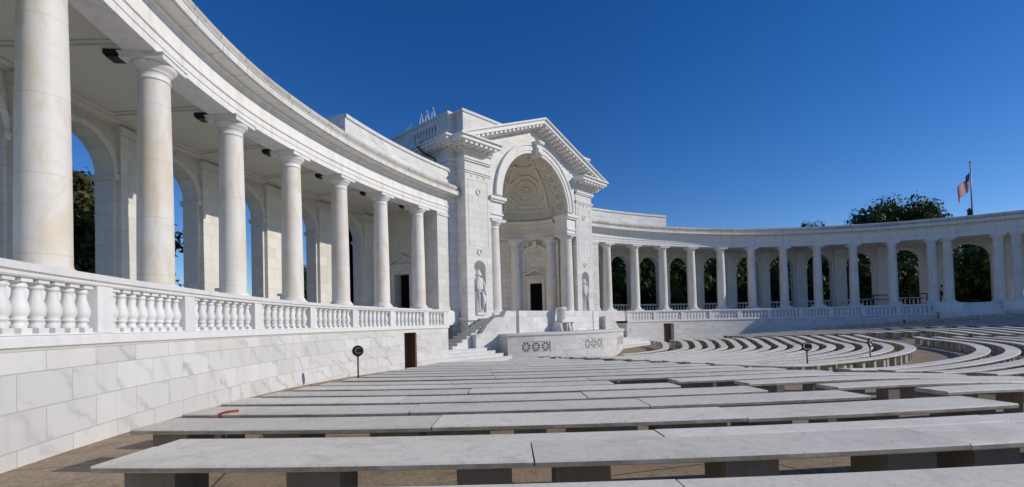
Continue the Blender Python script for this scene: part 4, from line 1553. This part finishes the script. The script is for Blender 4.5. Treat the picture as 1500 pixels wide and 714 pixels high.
# parapet blocks in front of the stage floor
def parapet(x0, x1, y, label, chamfer=0.0):
    q = MB()
    pts = [(x0, -0.6), (x1, -0.6), (x1, 0.83), (x0 + chamfer * 0.8, 0.83), (x0, 0.83 - chamfer)]
    q.face([(x, y, z) for x, z in pts], pts)
    q.face([(x, y + 0.5, z) for x, z in pts], pts)
    for (a, b2) in zip(pts, pts[1:] + pts[:1]):
        q.face([(a[0], y, a[1]), (b2[0], y, b2[1]), (b2[0], y + 0.5, b2[1]), (a[0], y + 0.5, a[1])])
    o = q.build('stone_parapet', M_WALL)
    tag(o, label, 'parapet')
parapet(-5.35, -4.22, 28.52, 'short marble parapet block with a sloped corner left of the lectern', 0.36)
parapet(-3.95, 4.45, 28.50, 'long plain marble parapet behind the stone lectern', 0.0)
parapet(4.6, 5.35, 28.52, 'short marble parapet block at the right end of the platform', 0.0)

# stone lectern seat on the platform
lect = empty('stone_lectern', 'tall marble lectern chair with curved sides in the middle of the platform', 'lectern', (-0.2, 27.95, -0.6))
q = MB()
cx_, cy_ = -0.2, 27.95
q.lathe([(0.36, 0.55), (0.36, 1.38), (0.40, 1.40), (0.45, 1.46), (0.45, 1.60), (0.41, 1.66), (0.0, 1.66)], 28, (cx_, cy_, -0.6), None, sx=1.0, sy=0.8)
q.build('drum', M_WALL, lect)
for x in (-0.52, 0.42):
    q = MB()
    pr = [(-0.45, 0.0), (0.62, 0.0), (0.50, 0.16), (0.30, 0.42), (0.22, 0.66), (-0.30, 0.66), (-0.36, 0.3)]
    for dx in (0, 0.12):
        q.face([(cx_ + x + dx, cy_ + (-y if False else y), -0.6 + z) for y, z in pr])
    for (a, b2) in zip(pr, pr[1:] + pr[:1]):
        q.face([(cx_ + x, cy_ + a[0], -0.6 + a[1]), (cx_ + x + 0.12, cy_ + a[0], -0.6 + a[1]), (cx_ + x + 0.12, cy_ + b2[0], -0.6 + b2[1]), (cx_ + x, cy_ + b2[0], -0.6 + b2[1])])
    q.build('side_panel', M_WALL, lect)
q = MB()
q.box(cx_ - 0.46, cx_ + 1.05, cy_ - 0.42, cy_ + 0.30, 0.0, 0.11)
q.build('shelf', M_WALL, lect)
q = MB()
for x in (0.30, 0.92):
    q.tube([(cx_ + x, cy_ - 0.2, -0.6), (cx_ + x + 0.05, cy_ - 0.2, -0.35), (cx_ + x - 0.03, cy_ - 0.2, -0.18), (cx_ + x + 0.05, cy_ - 0.2, 0.0)], [0.10, 0.07, 0.10, 0.13], 8)
q.build('bracket', M_WALL, lect)
settle(lect)

# stairs on either side of the platform
def stairs(sg, label):
    root = empty('stone_stairs', label, 'stairs', (sg * 8.6, 28.4, -2.1))
    q = MB()
    zb = -2.45
    xi, xo_ = 6.15, 12.3 if sg < 0 else 11.2
    n1 = 4
    z = -2.05
    for i in range(n1):
        z = -2.05 + 0.17 * (i + 1)
        y0 = 26.95 + 0.36 * i
        a, b2 = sorted((sg * (6.35 + 0.33 * i), sg * (xo_ - 0.005 * i)))
        q.box(a, b2, y0, 30.6, zb, z - 0.0005 * i)
        q.box(a + (0 if sg > 0 else 0), b2, y0 - 0.03, y0 + 0.3, z - 0.055, z + 0.002)
    n2 = 10
    for i in range(n2):
        z2 = z + 0.175 * (i + 1)
        xa_ = 9.55 - 0.36 * i
        a, b2 = sorted((sg * xa_, sg * (5.66 - 0.004 * i)))
        q.box(a, b2, 28.5 + 0.001 * i, 29.735, zb, z2 - 0.0005 * i)
        c, d = sorted((sg * (xa_ + 0.03), sg * (xa_ - 0.25)))
        q.box(c, d, 28.47, 29.737, z2 - 0.05, z2 + 0.002)
    q.build('step_flight', M_BAL, root)
    # outer parapet of the upper flight, its coping stepping up with the treads
    ck = MB()
    pr = [(8.1, -2.4), (5.66, -2.4), (5.66, 0.42), (6.5, 0.42), (7.2, -0.05), (7.6, -0.52), (8.1, -0.60)]
    for y in (28.12, 28.44):
        ck.face([(sg * x, y, z_) for x, z_ in pr], pr)
    for (a, b2) in zip(pr, pr[1:] + pr[:1]):
        ck.face([(sg * a[0], 28.12, a[1]), (sg * a[0], 28.44, a[1]), (sg * b2[0], 28.44, b2[1]), (sg * b2[0], 28.12, b2[1])])
    ck.build('cheek_wall', M_WALL, root)
    settle(root)

stairs(-1, 'marble stairs left of the platform rising past the end of the terrace wall')
stairs(1, 'marble stairs right of the platform, mostly behind it')

# ------------------------------------------------------------------ benches
BH = 0.45
def clip_ok(x, y):
    """inside the gap along the terrace wall"""
    return (x / (EB + RO - 1.15)) ** 2 + (y / (EA + RO - 1.15)) ** 2 <= 1.0

def line2(y):
    return 12.05 + (15.35 - y) * 0.293

bench_no = 0
def bench(rn, wd, phis, label, group, detail, extra=None, slab_len=3.05):
    """one curved bench: slabs end to end on stone blocks; near edge radius rn, phis in radians from the stage axis"""
    p0, p1 = phis
    if p1 - p0 < 0.02:
        return
    mid = 0.5 * (p0 + p1)
    pos = lambda p, r, z: (r * math.sin(p), YC - r * math.cos(p), z + dz(p) + rise(p, rn))
    top = G0 + SLP * (rn - wd / 2) + BH
    # skip rows that the camera cannot see at all
    vis = False
    for i in range(13):
        c = cam_xy(pos(p0 + (p1 - p0) * i / 12, rn, top))
        if c and -60 < c[0] < 1560 and 300 < c[1] < 800:
            vis = True
    if not vis:
        return
    bx, by, _ = pos(mid, rn, 0)
    root = empty('stone_bench', label, 'bench', (bx, by, top - BH), group)
    bands = [(rn - wd, rn)] + ([extra] if extra else [])
    for bi, (ra, rb) in enumerate(bands):
        L = (p1 - p0) * rb
        n = max(1, int(round(L / slab_len)))
        sh = 0.35 if bi else 0.0
        cuts = [p0] + [p0 + (p1 - p0) * (i + sh) / n for i in range(1, n)] + [p1]
        for i in range(n):
            q0, q1 = cuts[i] + 0.006 / rb, cuts[i + 1] - 0.006 / rb
            jz = random.uniform(-0.006, 0.006)
            m = MB()
            ns = max(2, int((q1 - q0) * rb / 0.5))
            pa = [q0 + (q1 - q0) * j / ns for j in range(ns + 1)]
            tz, e = top + jz, 0.014
            m.sweep([(ra + e, tz), (rb - e, tz), (rb, tz - e), (rb, tz - 0.042), (rb - e, tz - 0.053), (ra + e, tz - 0.053), (ra, tz - 0.042), (ra, tz - e)], pa, lambda p, r, z: pos(p, r, z), closed=True)
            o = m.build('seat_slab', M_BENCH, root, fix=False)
            # two blocks under each slab
            if bi == 0:
                lo = top - BH - 0.06
                for u in ((0.11, 0.5, 0.89) if detail else (0.06, 0.35, 0.65, 0.94)):
                    qc = q0 + (q1 - q0) * u
                    hw = (0.20 if detail else 0.10) / rb
                    s = MB()
                    r0_, r1_ = ra + 0.10, rb - 0.12
                    s.sweep([(r0_, lo), (r1_, lo), (r1_, tz - 0.054), (r0_, tz - 0.054)], [qc - hw, qc + hw], lambda p, r, z: pos(p, r, z), closed=True)
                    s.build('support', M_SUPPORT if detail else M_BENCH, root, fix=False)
    settle(root)
    return root

def span(rn, lo, hi, test):
    """the phi interval where test(x, y) holds"""
    N_ = 900
    ok = [lo + (hi - lo) * i / N_ for i in range(N_ + 1)]
    ok = [p for p in ok if test(rn * math.sin(p), YC - rn * math.cos(p))]
    return (min(ok), max(ok)) if len(ok) > 3 else (0, 0)

PHL = R(-54.7)
def ords(i):
    return ORD[i] if i < len(ORD) else None

# left block beside the wall
rows = [(35.2, 0.62, None), (34.01, 0.585, (33.13, 33.415)), (32.58, 0.62, None), (31.55, 0.57, None), (30.6, 0.55, None), (29.6, 0.50, None), (28.68, 0.46, None)]
PHN = [R(-50.4), R(-51.8), R(-53.65), R(-54.2), R(-54.6), PHL, PHL]
LBL = ['closest bench at the bottom edge of the photo, only its top showing', 'wide double bench nearest the camera with a long joint across it', 'bench next behind the nearest wide double bench beside the left wall', 'bench two rows behind the wide double bench beside the left wall', 'bench three rows behind the wide double bench beside the left wall', 'bench four rows behind the wide double bench beside the left wall', 'bench five rows behind the wide double bench beside the left wall']
for (rn, wd, ex), lb, pl0 in zip(rows, LBL, PHN):
    ph = span(rn, R(-70), R(-20), lambda x, y: x < (-19.5 if rn < 33 else -17.0) and math.atan2(x, YC - y) > pl0)
    bench(rn, wd, ph, lb, 'benches beside the left wall', True, ex)
# long rows of the inner left block
for i in range(11):
    rn = 27.82 - 1.0 * i
    ph = span(rn, R(-70), R(-10), lambda x, y: math.atan2(x, YC - y) > (PHL if i < 9 else R(-47)) and x < -line2(y) - 1.0 and (x > -40))
    bench(rn, 0.44, ph, '%s long bench behind the section sign post, left of the straight aisle to the stage' % ORD[i], 'long benches of the inner left block', i < 3)
# middle block between the two aisles, behind the cross aisle
for i in range(8):
    rn = 28.68 + 0.965 * i
    ph = span(rn, R(-60), R(-5), lambda x, y: -18.65 < x < -12.85 and clip_ok(x, y))
    bench(rn, 0.45, ph, '%s bench back from the curved cross aisle, between the two left aisles' % ORD[i], 'benches between the two left aisles', True)
# inner central block: nested arcs
INNER = [23.94, 23.13, 22.33, 21.57, 20.77, 19.99, 19.2, 18.43, 17.6, 16.81, 16.04, 15.22, 14.45, 13.65, 12.83, 11.53]
for i, rn in enumerate(INNER):
    ph = span(rn, R(-60), R(60), lambda x, y: -line2(y) + max(0, i - 11) * 1.9 < x < line2(y))
    bench(rn, 0.42, ph, '%s nested arc bench inward from the curved cross aisle, before the stage' % ORD[i], 'nested arc benches before the stage', False)
# outer central block
for i in range(14):
    rn = 26.27 + 0.81 * i
    ph = span(rn, R(-60), R(60), lambda x, y: abs(x) < 11.9 and clip_ok(x, y))
    bench(rn, 0.42, ph, '%s arc bench outward from the curved cross aisle in the central block' % ORD[i], 'arc benches outside the cross aisle', False)
# right side, mirrored blocks
for i in range(11):
    rn = 27.6 - 0.9 * i
    ph = span(rn, R(10), R(70), lambda x, y: math.atan2(x, YC - y) < -PHL and x > line2(y) + 1.0)
    bench(rn, 0.5, ph, '%s bench inward of the far cross aisle, near the right terrace wall' % ORD[i], 'benches near the right wall', False)
for i in range(15):
    rn = 28.68 + 0.9 * i
    ph = span(rn, R(5), R(70), lambda x, y: 12.85 < x < 18.65 and clip_ok(x, y))
    bench(rn, 0.42, ph, '%s shaded bench outward of the far cross aisle, between the right aisles' % ORD[i], 'benches between the right aisles', False)
for i in range(15):
    rn = 28.68 + 0.9 * i
    ph = span(rn, R(5), R(75), lambda x, y: x > 19.6 and clip_ok(x, y) and math.atan2(x, YC - y) < R(58))
    bench(rn, 0.42, ph, '%s shaded bench below the right entrance steps, counted outward from the stage' % ORD[i], 'benches below the right entrance', False)

# rusty strap on a near bench
q = MB()
rr = 31.55
pp = R(-53.2)
tz = G0 + SLP * 31.25 + BH
P = lambda r, p, z: (r * math.sin(p), YC - r * math.cos(p), z)
q.tube([P(31.40, R(-52.95), tz + 0.012), P(31.49, R(-53.12), tz + 0.014), P(31.56, pp, tz + 0.0), P(31.565, pp, tz - 0.12), P(31.50, pp, tz - 0.30), P(31.46, pp, tz - 0.44)], 0.018, 6)
o = q.build('rusty_strap', M_RUST)
tag(o, 'rust red metal strap hooked over a bench near the left wall', 'strap')

# ------------------------------------------------------------------ sign posts
def text_mesh(ch, size, mat):
    cu = bpy.data.curves.new('letter', 'FONT')
    cu.body = ch
    cu.size = size
    cu.align_x = 'CENTER'
    cu.align_y = 'CENTER'
    cu.extrude = 0.004
    cu.offset = 0.004
    ob = bpy.data.objects.new('letter_tmp', cu)
    COL.objects.link(ob)
    bpy.context.view_layer.update()
    me = bpy.data.meshes.new_from_object(ob.evaluated_get(bpy.context.evaluated_depsgraph_get()))
    bpy.data.objects.remove(ob)
    me.materials.clear()
    me.materials.append(mat)
    return me

def sign(x, y, h, ch, turn, label, rad=0.165, mat=M_LETTERGREY, lsize=0.26):
    z0 = gz(x, y)
    r = empty('section_sign', label, 'sign', (x, y, z0), 'section sign posts')
    q = MB()
    q.tube([(0, 0, 0), (0, 0, h - rad)], 0.024, 10)
    q.lathe([(0.10, 0.0), (0.10, 0.02), (0.03, 0.03)], 14)
    q.build('post', M_BLACK, r)
    q = MB()
    out = []
    for i in range(28):
        a = 2 * math.pi * i / 28 - math.pi / 2
        k = 1.0 + (0.22 if i in (0,) else (0.06 if i in (1, 27) else 0))
        out.append((rad * k * math.cos(a), rad * k * math.sin(a)))
    for yy in (-0.02, 0.02):
        q.face([(px, yy, h + pz - rad * 0.2) for px, pz in out])
    for a, b2 in zip(out, out[1:] + out[:1]):
        q.face([(a[0], -0.02, h + a[1] - rad * 0.2), (b2[0], -0.02, h + b2[1] - rad * 0.2), (b2[0], 0.02, h + b2[1] - rad * 0.2), (a[0], 0.02, h + a[1] - rad * 0.2)])
    d = q.build('disc', M_BLACK, r)
    if ch:
        me = text_mesh(ch, lsize, mat)
        for s in (0, 1):
            l = link_obj('letter', me, d)
            l.rotation_euler = (math.pi / 2, 0, math.pi * s)
            l.location = (0, -0.026 if s == 0 else 0.026, h - rad * 0.2)
    r.rotation_euler = (0, 0, turn)
    return r

def face_cam(x, y):
    return math.atan2(CAMY - y, CAMX - x) + math.pi / 2

sign(-19.71, 20.69, 1.05, 'C', face_cam(-19.71, 20.69) + 0.1, 'black section sign with a grey letter C on a thin post before the left wall')
sign(-8.83, 11.23, 1.05, 'C', face_cam(-8.83, 11.23) - 0.2, 'black section sign with a bright letter C among the nested arc benches', 0.15, M_LETTER, 0.32)
sign(-4.45, 10.08, 1.0, 'C', face_cam(-4.45, 10.08) + 1.25, 'section sign seen almost edge on near the tip of the outermost arc bench', 0.17, M_LETTER, 0.30)
sign(25.87, 20.6, 0.85, None, face_cam(25.87, 20.6), 'small dark section sign far off before the shaded right wall', 0.13)
sign(28.3, 13.3, 0.75, None, face_cam(28.3, 13.3), 'thin dark post sign left of two far off among the shaded benches', 0.10)
sign(23.16, 11.19, 0.75, None, face_cam(23.16, 11.19), 'thin dark post sign right of two far off among the shaded benches', 0.09)

# black barrier rail between columns on the right
fR = E(1)
rb = empty('barrier_rail', 'low black metal barrier between the right colonnade columns', 'barrier', fR(sk(9), 1.0, 0.9))
q = MB()
s0, s1 = sk(8.2), sk(9.9)
pts = [fR(s0 + (s1 - s0) * i / 12, 1.1, 1.92) for i in range(13)]
q.tube(pts, 0.05, 6)
q.tube([(x, y, 1.5) for x, y, _ in pts], 0.035, 6)
q.build('rail', M_BLACK, rb)
for i in range(5):
    x, y, _ = fR(s0 + (s1 - s0) * i / 4, 1.1, 0)
    q = MB()
    q.tube([(x, y, 0.9), (x, y, 1.95)], 0.05, 6)
    q.build('post', M_BLACK, rb)
settle(rb)

# stone seats in the left ambulatory that show over the balustrade
for kk, lb in ((5, 'marble seat slab beside the second near column on the left'), (4, 'marble seat slab beside the third near column on the left'), (3, 'marble seat slab beside the fourth near column on the left')):
    fL = E(-1)
    r = empty('ambulatory_seat', lb, 'seat', fL(sk(kk - 0.3), 0.9, 0.9), 'seats in the left ambulatory')
    q = MB()
    s = sk(kk)
    q.cbox(s - 1.15, s - 0.35, 0.55, 1.0, 1.36, 1.46, fL)
    q.build('seat', M_BAL, r)
    for u in (-1.05, -0.5):
        q = MB()
        q.cbox(s + u - 0.06, s + u + 0.06, 0.62, 0.93, 0.9, 1.36, fL)
        q.build('leg', M_BAL, r)
    settle(r)

# ------------------------------------------------------------------ flag
KPOLE, PTOP = 11.05, 14.25
fx, fy, _ = fR(sk(KPOLE), 2.6, 0)
fl = empty('flagpole', 'grey flagpole standing on the roof of the right colonnade', 'flagpole', (fx, fy, 8.8))
q = MB()
q.tube([(0, 0, -0.1), (0, 0, 2.4), (0, 0, PTOP - 8.8)], [0.075, 0.06, 0.045], 10)
q.build('pole', M_GREYMETAL, fl)
q = MB()
q.lathe([(0, -0.10), (0.07, -0.07), (0.10, 0), (0.07, 0.07), (0, 0.10)], 12, (0, 0, PTOP - 8.72))
q.build('ball', M_GOLD, fl)
fg = empty('flag', 'red and white striped flag with a navy star field hanging limp from the pole', 'flag', (fx, fy, 11.0))
q = {0: MB(), 1: MB(), 2: MB()}
H_, Wd = 1.35, 2.4
NU, NV = 26, 13
lx, ly = -0.35, 0.94     # towards the left of the view
def FP(u, v):
    # v 0 at the top, u 0 at the pole; the fly droops
    droop = u * (1.55 + 0.2 * v)
    wx = 0.06 + u * 1.05 + 0.06 * math.sin(u * 9 + v * 2)
    wob = 0.14 * math.sin(u * 11 + v * 1.3) * min(1, u * 3)
    return (fx + lx * wx + fw.x * wob, fy + ly * wx + fw.y * wob, PTOP - 0.95 - v * H_ * (1 - 0.12 * u) - droop)
for i in range(NU):
    for j in range(NV):
        u0, u1, v0, v1 = i / NU, (i + 1) / NU, j / NV, (j + 1) / NV
        mi = 2 if (u0 < 0.4 and j < 7) else (0 if j % 2 == 0 else 1)
        q[mi].face([FP(u0, v0), FP(u1, v0), FP(u1, v1), FP(u0, v1)], None, True)
stars = MB()
for rr_ in range(9):
    for cc in range(6 if rr_ % 2 == 0 else 5):
        u = (0.03 + (cc + (0 if rr_ % 2 == 0 else 0.5)) * 0.066)
        v = 0.05 + rr_ * 0.054
        for sgn in (-1, 1):
            c0 = Vector(FP(u, v))
            du = (Vector(FP(u + 0.01, v)) - c0).normalized()
            dv = (Vector(FP(u, v + 0.01)) - c0).normalized()
            nn = du.cross(dv).normalized() * 0.012 * sgn
            pts = []
            for k in range(10):
                a = math.pi / 2 + k * math.pi / 5
                r_ = 0.036 if k % 2 == 0 else 0.015
                pts.append(tuple(c0 + nn + du * r_ * math.cos(a) - dv * r_ * math.sin(a)))
            stars.face(pts)
q[0].build('red_stripes', M_RED, fg)
q[1].build('white_stripes', M_WHITECLOTH, fg)
cn = q[2].build('star_field', M_NAVY, fg)
so_ = stars.build('stars', M_WHITECLOTH, cn, fix=False)
for ch in fg.children:
    ch.location = -Vector(fg.location)
# small equipment box by the pole on the roof edge
q = MB()
x, y, _ = fR(sk(10.96), 2.0, 0)
q.box(x - 0.17, x + 0.17, y - 0.17, y + 0.17, 8.75, 9.6)
q.box(x - 0.21, x + 0.21, y - 0.21, y + 0.21, 9.6, 9.68)
q.tube([(x, y, 9.68), (x, y, 9.85)], 0.08, 8)
o = q.build('roof_box', M_BLACK)
tag(o, 'small dark equipment box on the roof edge beside the flagpole', 'box')

# ------------------------------------------------------------------ person
def person():
    x, y, _ = fR(sk(10.26), 1.35, 0)
    z = 0.9
    r = bpy.data.objects.new('person', None)
    pts = {'pel': (0, 0, 0.95), 'bel': (0, 0, 1.10), 'che': (0, 0.0, 1.32), 'nec': (0, 0.0, 1.50), 'hed': (0, -0.02, 1.62), 'top': (0, -0.02, 1.74),
           'shl': (-0.19, 0, 1.42), 'ell': (-0.25, 0.02, 1.15), 'wrl': (-0.23, -0.10, 0.92), 'hal': (-0.23, -0.13, 0.82),
           'shr': (0.19, 0, 1.42), 'elr': (0.25, 0.02, 1.15), 'wrr': (0.23, -0.10, 0.92), 'har': (0.23, -0.13, 0.82),
           'hpl': (-0.10, 0, 0.88), 'knl': (-0.11, -0.02, 0.49), 'anl': (-0.11, 0.03, 0.09), 'tol': (-0.12, -0.14, 0.04),
           'hpr': (0.10, 0, 0.88), 'knr': (0.13, -0.04, 0.49), 'anr': (0.15, 0.0, 0.09), 'tor': (0.16, -0.17, 0.04)}
    rad = {'pel': 0.15, 'bel': 0.14, 'che': 0.155, 'nec': 0.058, 'hed': 0.098, 'top': 0.08, 'shl': 0.07, 'ell': 0.046, 'wrl': 0.032, 'hal': 0.038, 'shr': 0.07, 'elr': 0.046, 'wrr': 0.032, 'har': 0.038,
           'hpl': 0.095, 'knl': 0.065, 'anl': 0.045, 'tol': 0.035, 'hpr': 0.095, 'knr': 0.065, 'anr': 0.045, 'tor': 0.035}
    ed = [('pel', 'bel'), ('bel', 'che'), ('che', 'nec'), ('nec', 'hed'), ('hed', 'top'), ('che', 'shl'), ('shl', 'ell'), ('ell', 'wrl'), ('wrl', 'hal'), ('che', 'shr'), ('shr', 'elr'), ('elr', 'wrr'), ('wrr', 'har'), ('pel', 'hpl'), ('hpl', 'knl'), ('knl', 'anl'), ('anl', 'tol'), ('pel', 'hpr'), ('hpr', 'knr'), ('knr', 'anr'), ('anr', 'tor')]
    ks = list(pts)
    me = bpy.data.meshes.new('person')
    me.from_pydata([pts[k] for k in ks], [(ks.index(a), ks.index(b2)) for a, b2 in ed], [])
    ob = bpy.data.objects.new('person_tmp', me)
    COL.objects.link(ob)
    md = ob.modifiers.new('skin', 'SKIN')
    for i, k in enumerate(ks):
        me.skin_vertices[0].data[i].radius = (rad[k], rad[k] * (0.75 if k in ('che', 'bel', 'pel') else 1.0))
    me.skin_vertices[0].data[0].use_root = True
    sb = ob.modifiers.new('sub', 'SUBSURF')
    sb.levels = sb.render_levels = 2
    bpy.context.view_layer.update()
    m2 = bpy.data.meshes.new_from_object(ob.evaluated_get(bpy.context.evaluated_depsgraph_get()))
    bpy.data.objects.remove(ob)
    m2.materials.clear()
    for m in (M_SKIN, M_SHIRT, M_TROUSER):
        m2.materials.append(m)
    for p in m2.polygons:
        c = p.center
        p.use_smooth = True
        if c.z > 1.49 or (abs(c.x) > 0.17 and c.z < 0.93):
            p.material_index = 0
        elif c.z > 1.22 or abs(c.x) > 0.19:
            p.material_index = 1
        else:
            p.material_index = 2
    o = bpy.data.objects.new('person', m2)
    COL.objects.link(o)
    o.location = (x, y, z)
    o.rotation_euler = (0, 0, face_cam(x, y) + 0.5)
    tag(o, 'person in black trousers and a pale top standing between the paired columns', 'person')
    q = MB()
    q.lathe([(0.108, -0.02), (0.115, 0.05), (0.10, 0.12), (0.06, 0.165), (0, 0.18)], 14, (0, 0.005, 1.61))
    q.build('hair', M_HAIR, o)
    # face: nose, eyes, mouth
    q = MB()
    q.lathe([(0.018, 0), (0.012, 0.03), (0.0, 0.05)], 6, (0, -0.118, 1.615))
    q.build('nose', M_SKIN, o)
    for sx in (-0.035, 0.035):
        q = MB()
        q.lathe([(0.0, -0.012), (0.012, 0), (0.0, 0.012)], 6, (sx, -0.108, 1.655))
        q.build('eye', M_HAIR, o)
    for sx in (-1, 1):
        q = MB()
        q.lathe([(0.0, -0.03), (0.018, 0), (0.0, 0.03)], 6, (sx * 0.098, -0.01, 1.64))
        q.build('ear', M_SKIN, o)

person()

# ------------------------------------------------------------------ trees
def tree_meshes(seed, h, rad, n_cl, leaf, mat):
    rnd = random.Random(seed)
    cr = MB()
    cz = h * 0.60
    cl = []
    for i in range(n_cl):
        while True:
            v = Vector((rnd.uniform(-1, 1), rnd.uniform(-1, 1), rnd.uniform(-1, 1)))
            if 0.25 < v.length < 1:
                break
        v = v.normalized() * (v.length ** 0.4)
        k = rnd.uniform(0.75, 1.08)
        cl.append((Vector((v.x * rad * k, v.y * rad * k, cz + v.z * h * 0.42 * k)), rnd.uniform(0.55, 1.15) * rad * 0.30))
    for c, cr_ in cl:
        for j in range(120):
            d = Vector((rnd.gauss(0, 1), rnd.gauss(0, 1), rnd.gauss(0, 0.8)))
            d = d.normalized() * cr_ * (rnd.random() ** 0.45)
            p = c + d
            n = (d.normalized() + Vector((rnd.uniform(-.6, .6), rnd.uniform(-.6, .6), rnd.uniform(-.2, .8)))).normalized()
            a = n.orthogonal().normalized()
            ang = rnd.uniform(0, 6.28)
            b2 = n.cross(a)
            u = a * math.cos(ang) + b2 * math.sin(ang)
            w = n.cross(u)
            s = leaf * rnd.uniform(0.6, 1.4)
            i0 = len(cr.v)
            cr.v += [tuple(p - u * s * 0.9), tuple(p + w * s * 0.45), tuple(p + u * s * 0.9), tuple(p - w * s * 0.45)]
            cr.f.append((i0, i0 + 1, i0 + 2, i0 + 3))
            cr.uv.append([(0, 0), (1, 0), (1, 1), (0, 1)])
            cr.sm.append(False)
            cr.mi.append(0)
    tk = MB()
    tk.tube([(0, 0, -1.5), (0.05, 0.02, h * 0.2), (-0.05, 0.05, h * 0.45), (0, 0, h * 0.75)], [rad * 0.10, rad * 0.075, rad * 0.055, rad * 0.02], 8)
    for c, cr_ in cl[::max(1, n_cl // 12)]:
        z0 = h * rnd.uniform(0.22, 0.5)
        tk.tube([(0, 0, z0), tuple(Vector((c.x * 0.5, c.y * 0.5, (z0 + c.z) / 2 + 0.2))), tuple(c)], [rad * 0.045, rad * 0.03, rad * 0.012], 5)
    return cr.mesh('crown', mat, fix=False), tk.mesh('trunk', M_BARK)

TM = [tree_meshes(11 + i, 10, 4.0, 150, 0.21, M_LEAF if i % 2 == 0 else M_LEAF2) for i in range(4)]
TREE_N = 0
def tree(x, y, z, sc, kind, label, group=None, rot=None, sxy=1.0):
    r = bpy.data.objects.new('tree', None)
    COL.objects.link(r)
    r.location = (x, y, z)
    r.rotation_euler = (0, 0, rot if rot is not None else random.uniform(0, 6.28))
    r.scale = (sc * sxy, sc * sxy, sc)
    tag(r, label, 'tree', group)
    link_obj('crown', TM[kind][0], r)
    link_obj('trunk', TM[kind][1], r)
    return r

def cam_ray(px, dist):
    """ground point at a pixel column and distance along the view"""
    d = fw * 1 + rt2 * ((px - 750) / FPX)
    d = Vector((d.x, d.y, 0))
    return CAMX + d.x * dist, CAMY + d.y * dist

# row behind the right colonnade
tk = [(885, 66), (915, 72), (945, 62), (975, 74), (1005, 66), (1035, 76), (1065, 68), (1095, 78), (1125, 70), (1155, 80), (1185, 70), (1215, 82), (1245, 72), (1275, 80), (1305, 70), (1340, 82), (1372, 70), (1400, 80), (1430, 72), (1460, 82), (1490, 72), (1525, 80), (1560, 74), (900, 86), (1050, 90), (1200, 94), (1420, 92)]
pos_words = ['left end', 'middle', 'right end']
for i, (px, dist) in enumerate(tk):
    x, y = cam_ray(px, dist)
    e = math.hypot(x / (EB + 8.5), y / (EA + 8.5))
    if e < 1:
        x, y = x / e, y / e
    tree(x, y, -1.5, random.uniform(1.15, 1.28), i % 4, 'dense dark green tree filling the view through the right colonnade arches', 'trees behind the right colonnade', sxy=1.15)
# low shrubs close behind the arches so that the lower openings stay dark
def shrub_mesh(seed):
    return tree_meshes(seed, 4.4, 2.4, 50, 0.26, M_LEAF)
SH = shrub_mesh(77)
kpos = [0.6 + 1.02 * i for i in range(14)]
for i, k in enumerate(kpos):
    x, y, _ = fR(sk(k), 9.0 + (i % 3) * 1.3, 0)
    r = bpy.data.objects.new('shrub', None)
    COL.objects.link(r)
    r.location = (x, y, -0.2)
    r.rotation_euler = (0, 0, i * 1.7)
    r.scale = (1.3, 1.3, 1.35 + 0.15 * (i % 3))
    tag(r, 'dark bushy shrub low behind the right colonnade arches', 'shrub', 'shrubs behind the right colonnade')
    link_obj('crown', SH[0], r)
    link_obj('trunk', SH[1], r)
# the crown that rises over the roof line, and the small tops left of it
x, y = cam_ray(1300, 96)
tree(x, y, -2, 2.28, 0, 'big round tree crown rising over the roof left of the flag', None, 0.6, 0.78)
x, y = cam_ray(1350, 94)
tree(x, y, -2, 2.30, 2, 'tree crown over the roof line directly left of the flagpole', None, 2.2, 0.62)
x, y = cam_ray(1322, 99)
tree(x, y, -2, 2.36, 3, 'dense middle part of the tree crowns over the roof line', None, 4.0, 0.6)
x, y = cam_ray(1192, 100)
tree(x, y, -2, 2.02, 1, 'small tree tip just showing over the roof line in the middle right', None, 1.0, 0.5)
# trees on the left behind the arcade
for (px, dist, sc, lb) in ((118, 34, 1.02, 'tree behind the first left arch beside the nearest column'), (452, 70, 1.0, 'dark tree far behind the left arcade, fourth gap'), (515, 80, 0.9, 'dark tree far behind the left arcade, fifth gap'), (375, 85, 0.7, 'low dark tree far behind the left arcade, third gap')):
    d = fw + rt2 * ((px - 750) / FPX)
    d = Vector((d.x, d.y, 0)).normalized()
    tree(CAMX + d.x * dist, CAMY + d.y * dist, -2.5, sc, 1 if px == 118 else 0, lb)

bpy.context.view_layer.update()
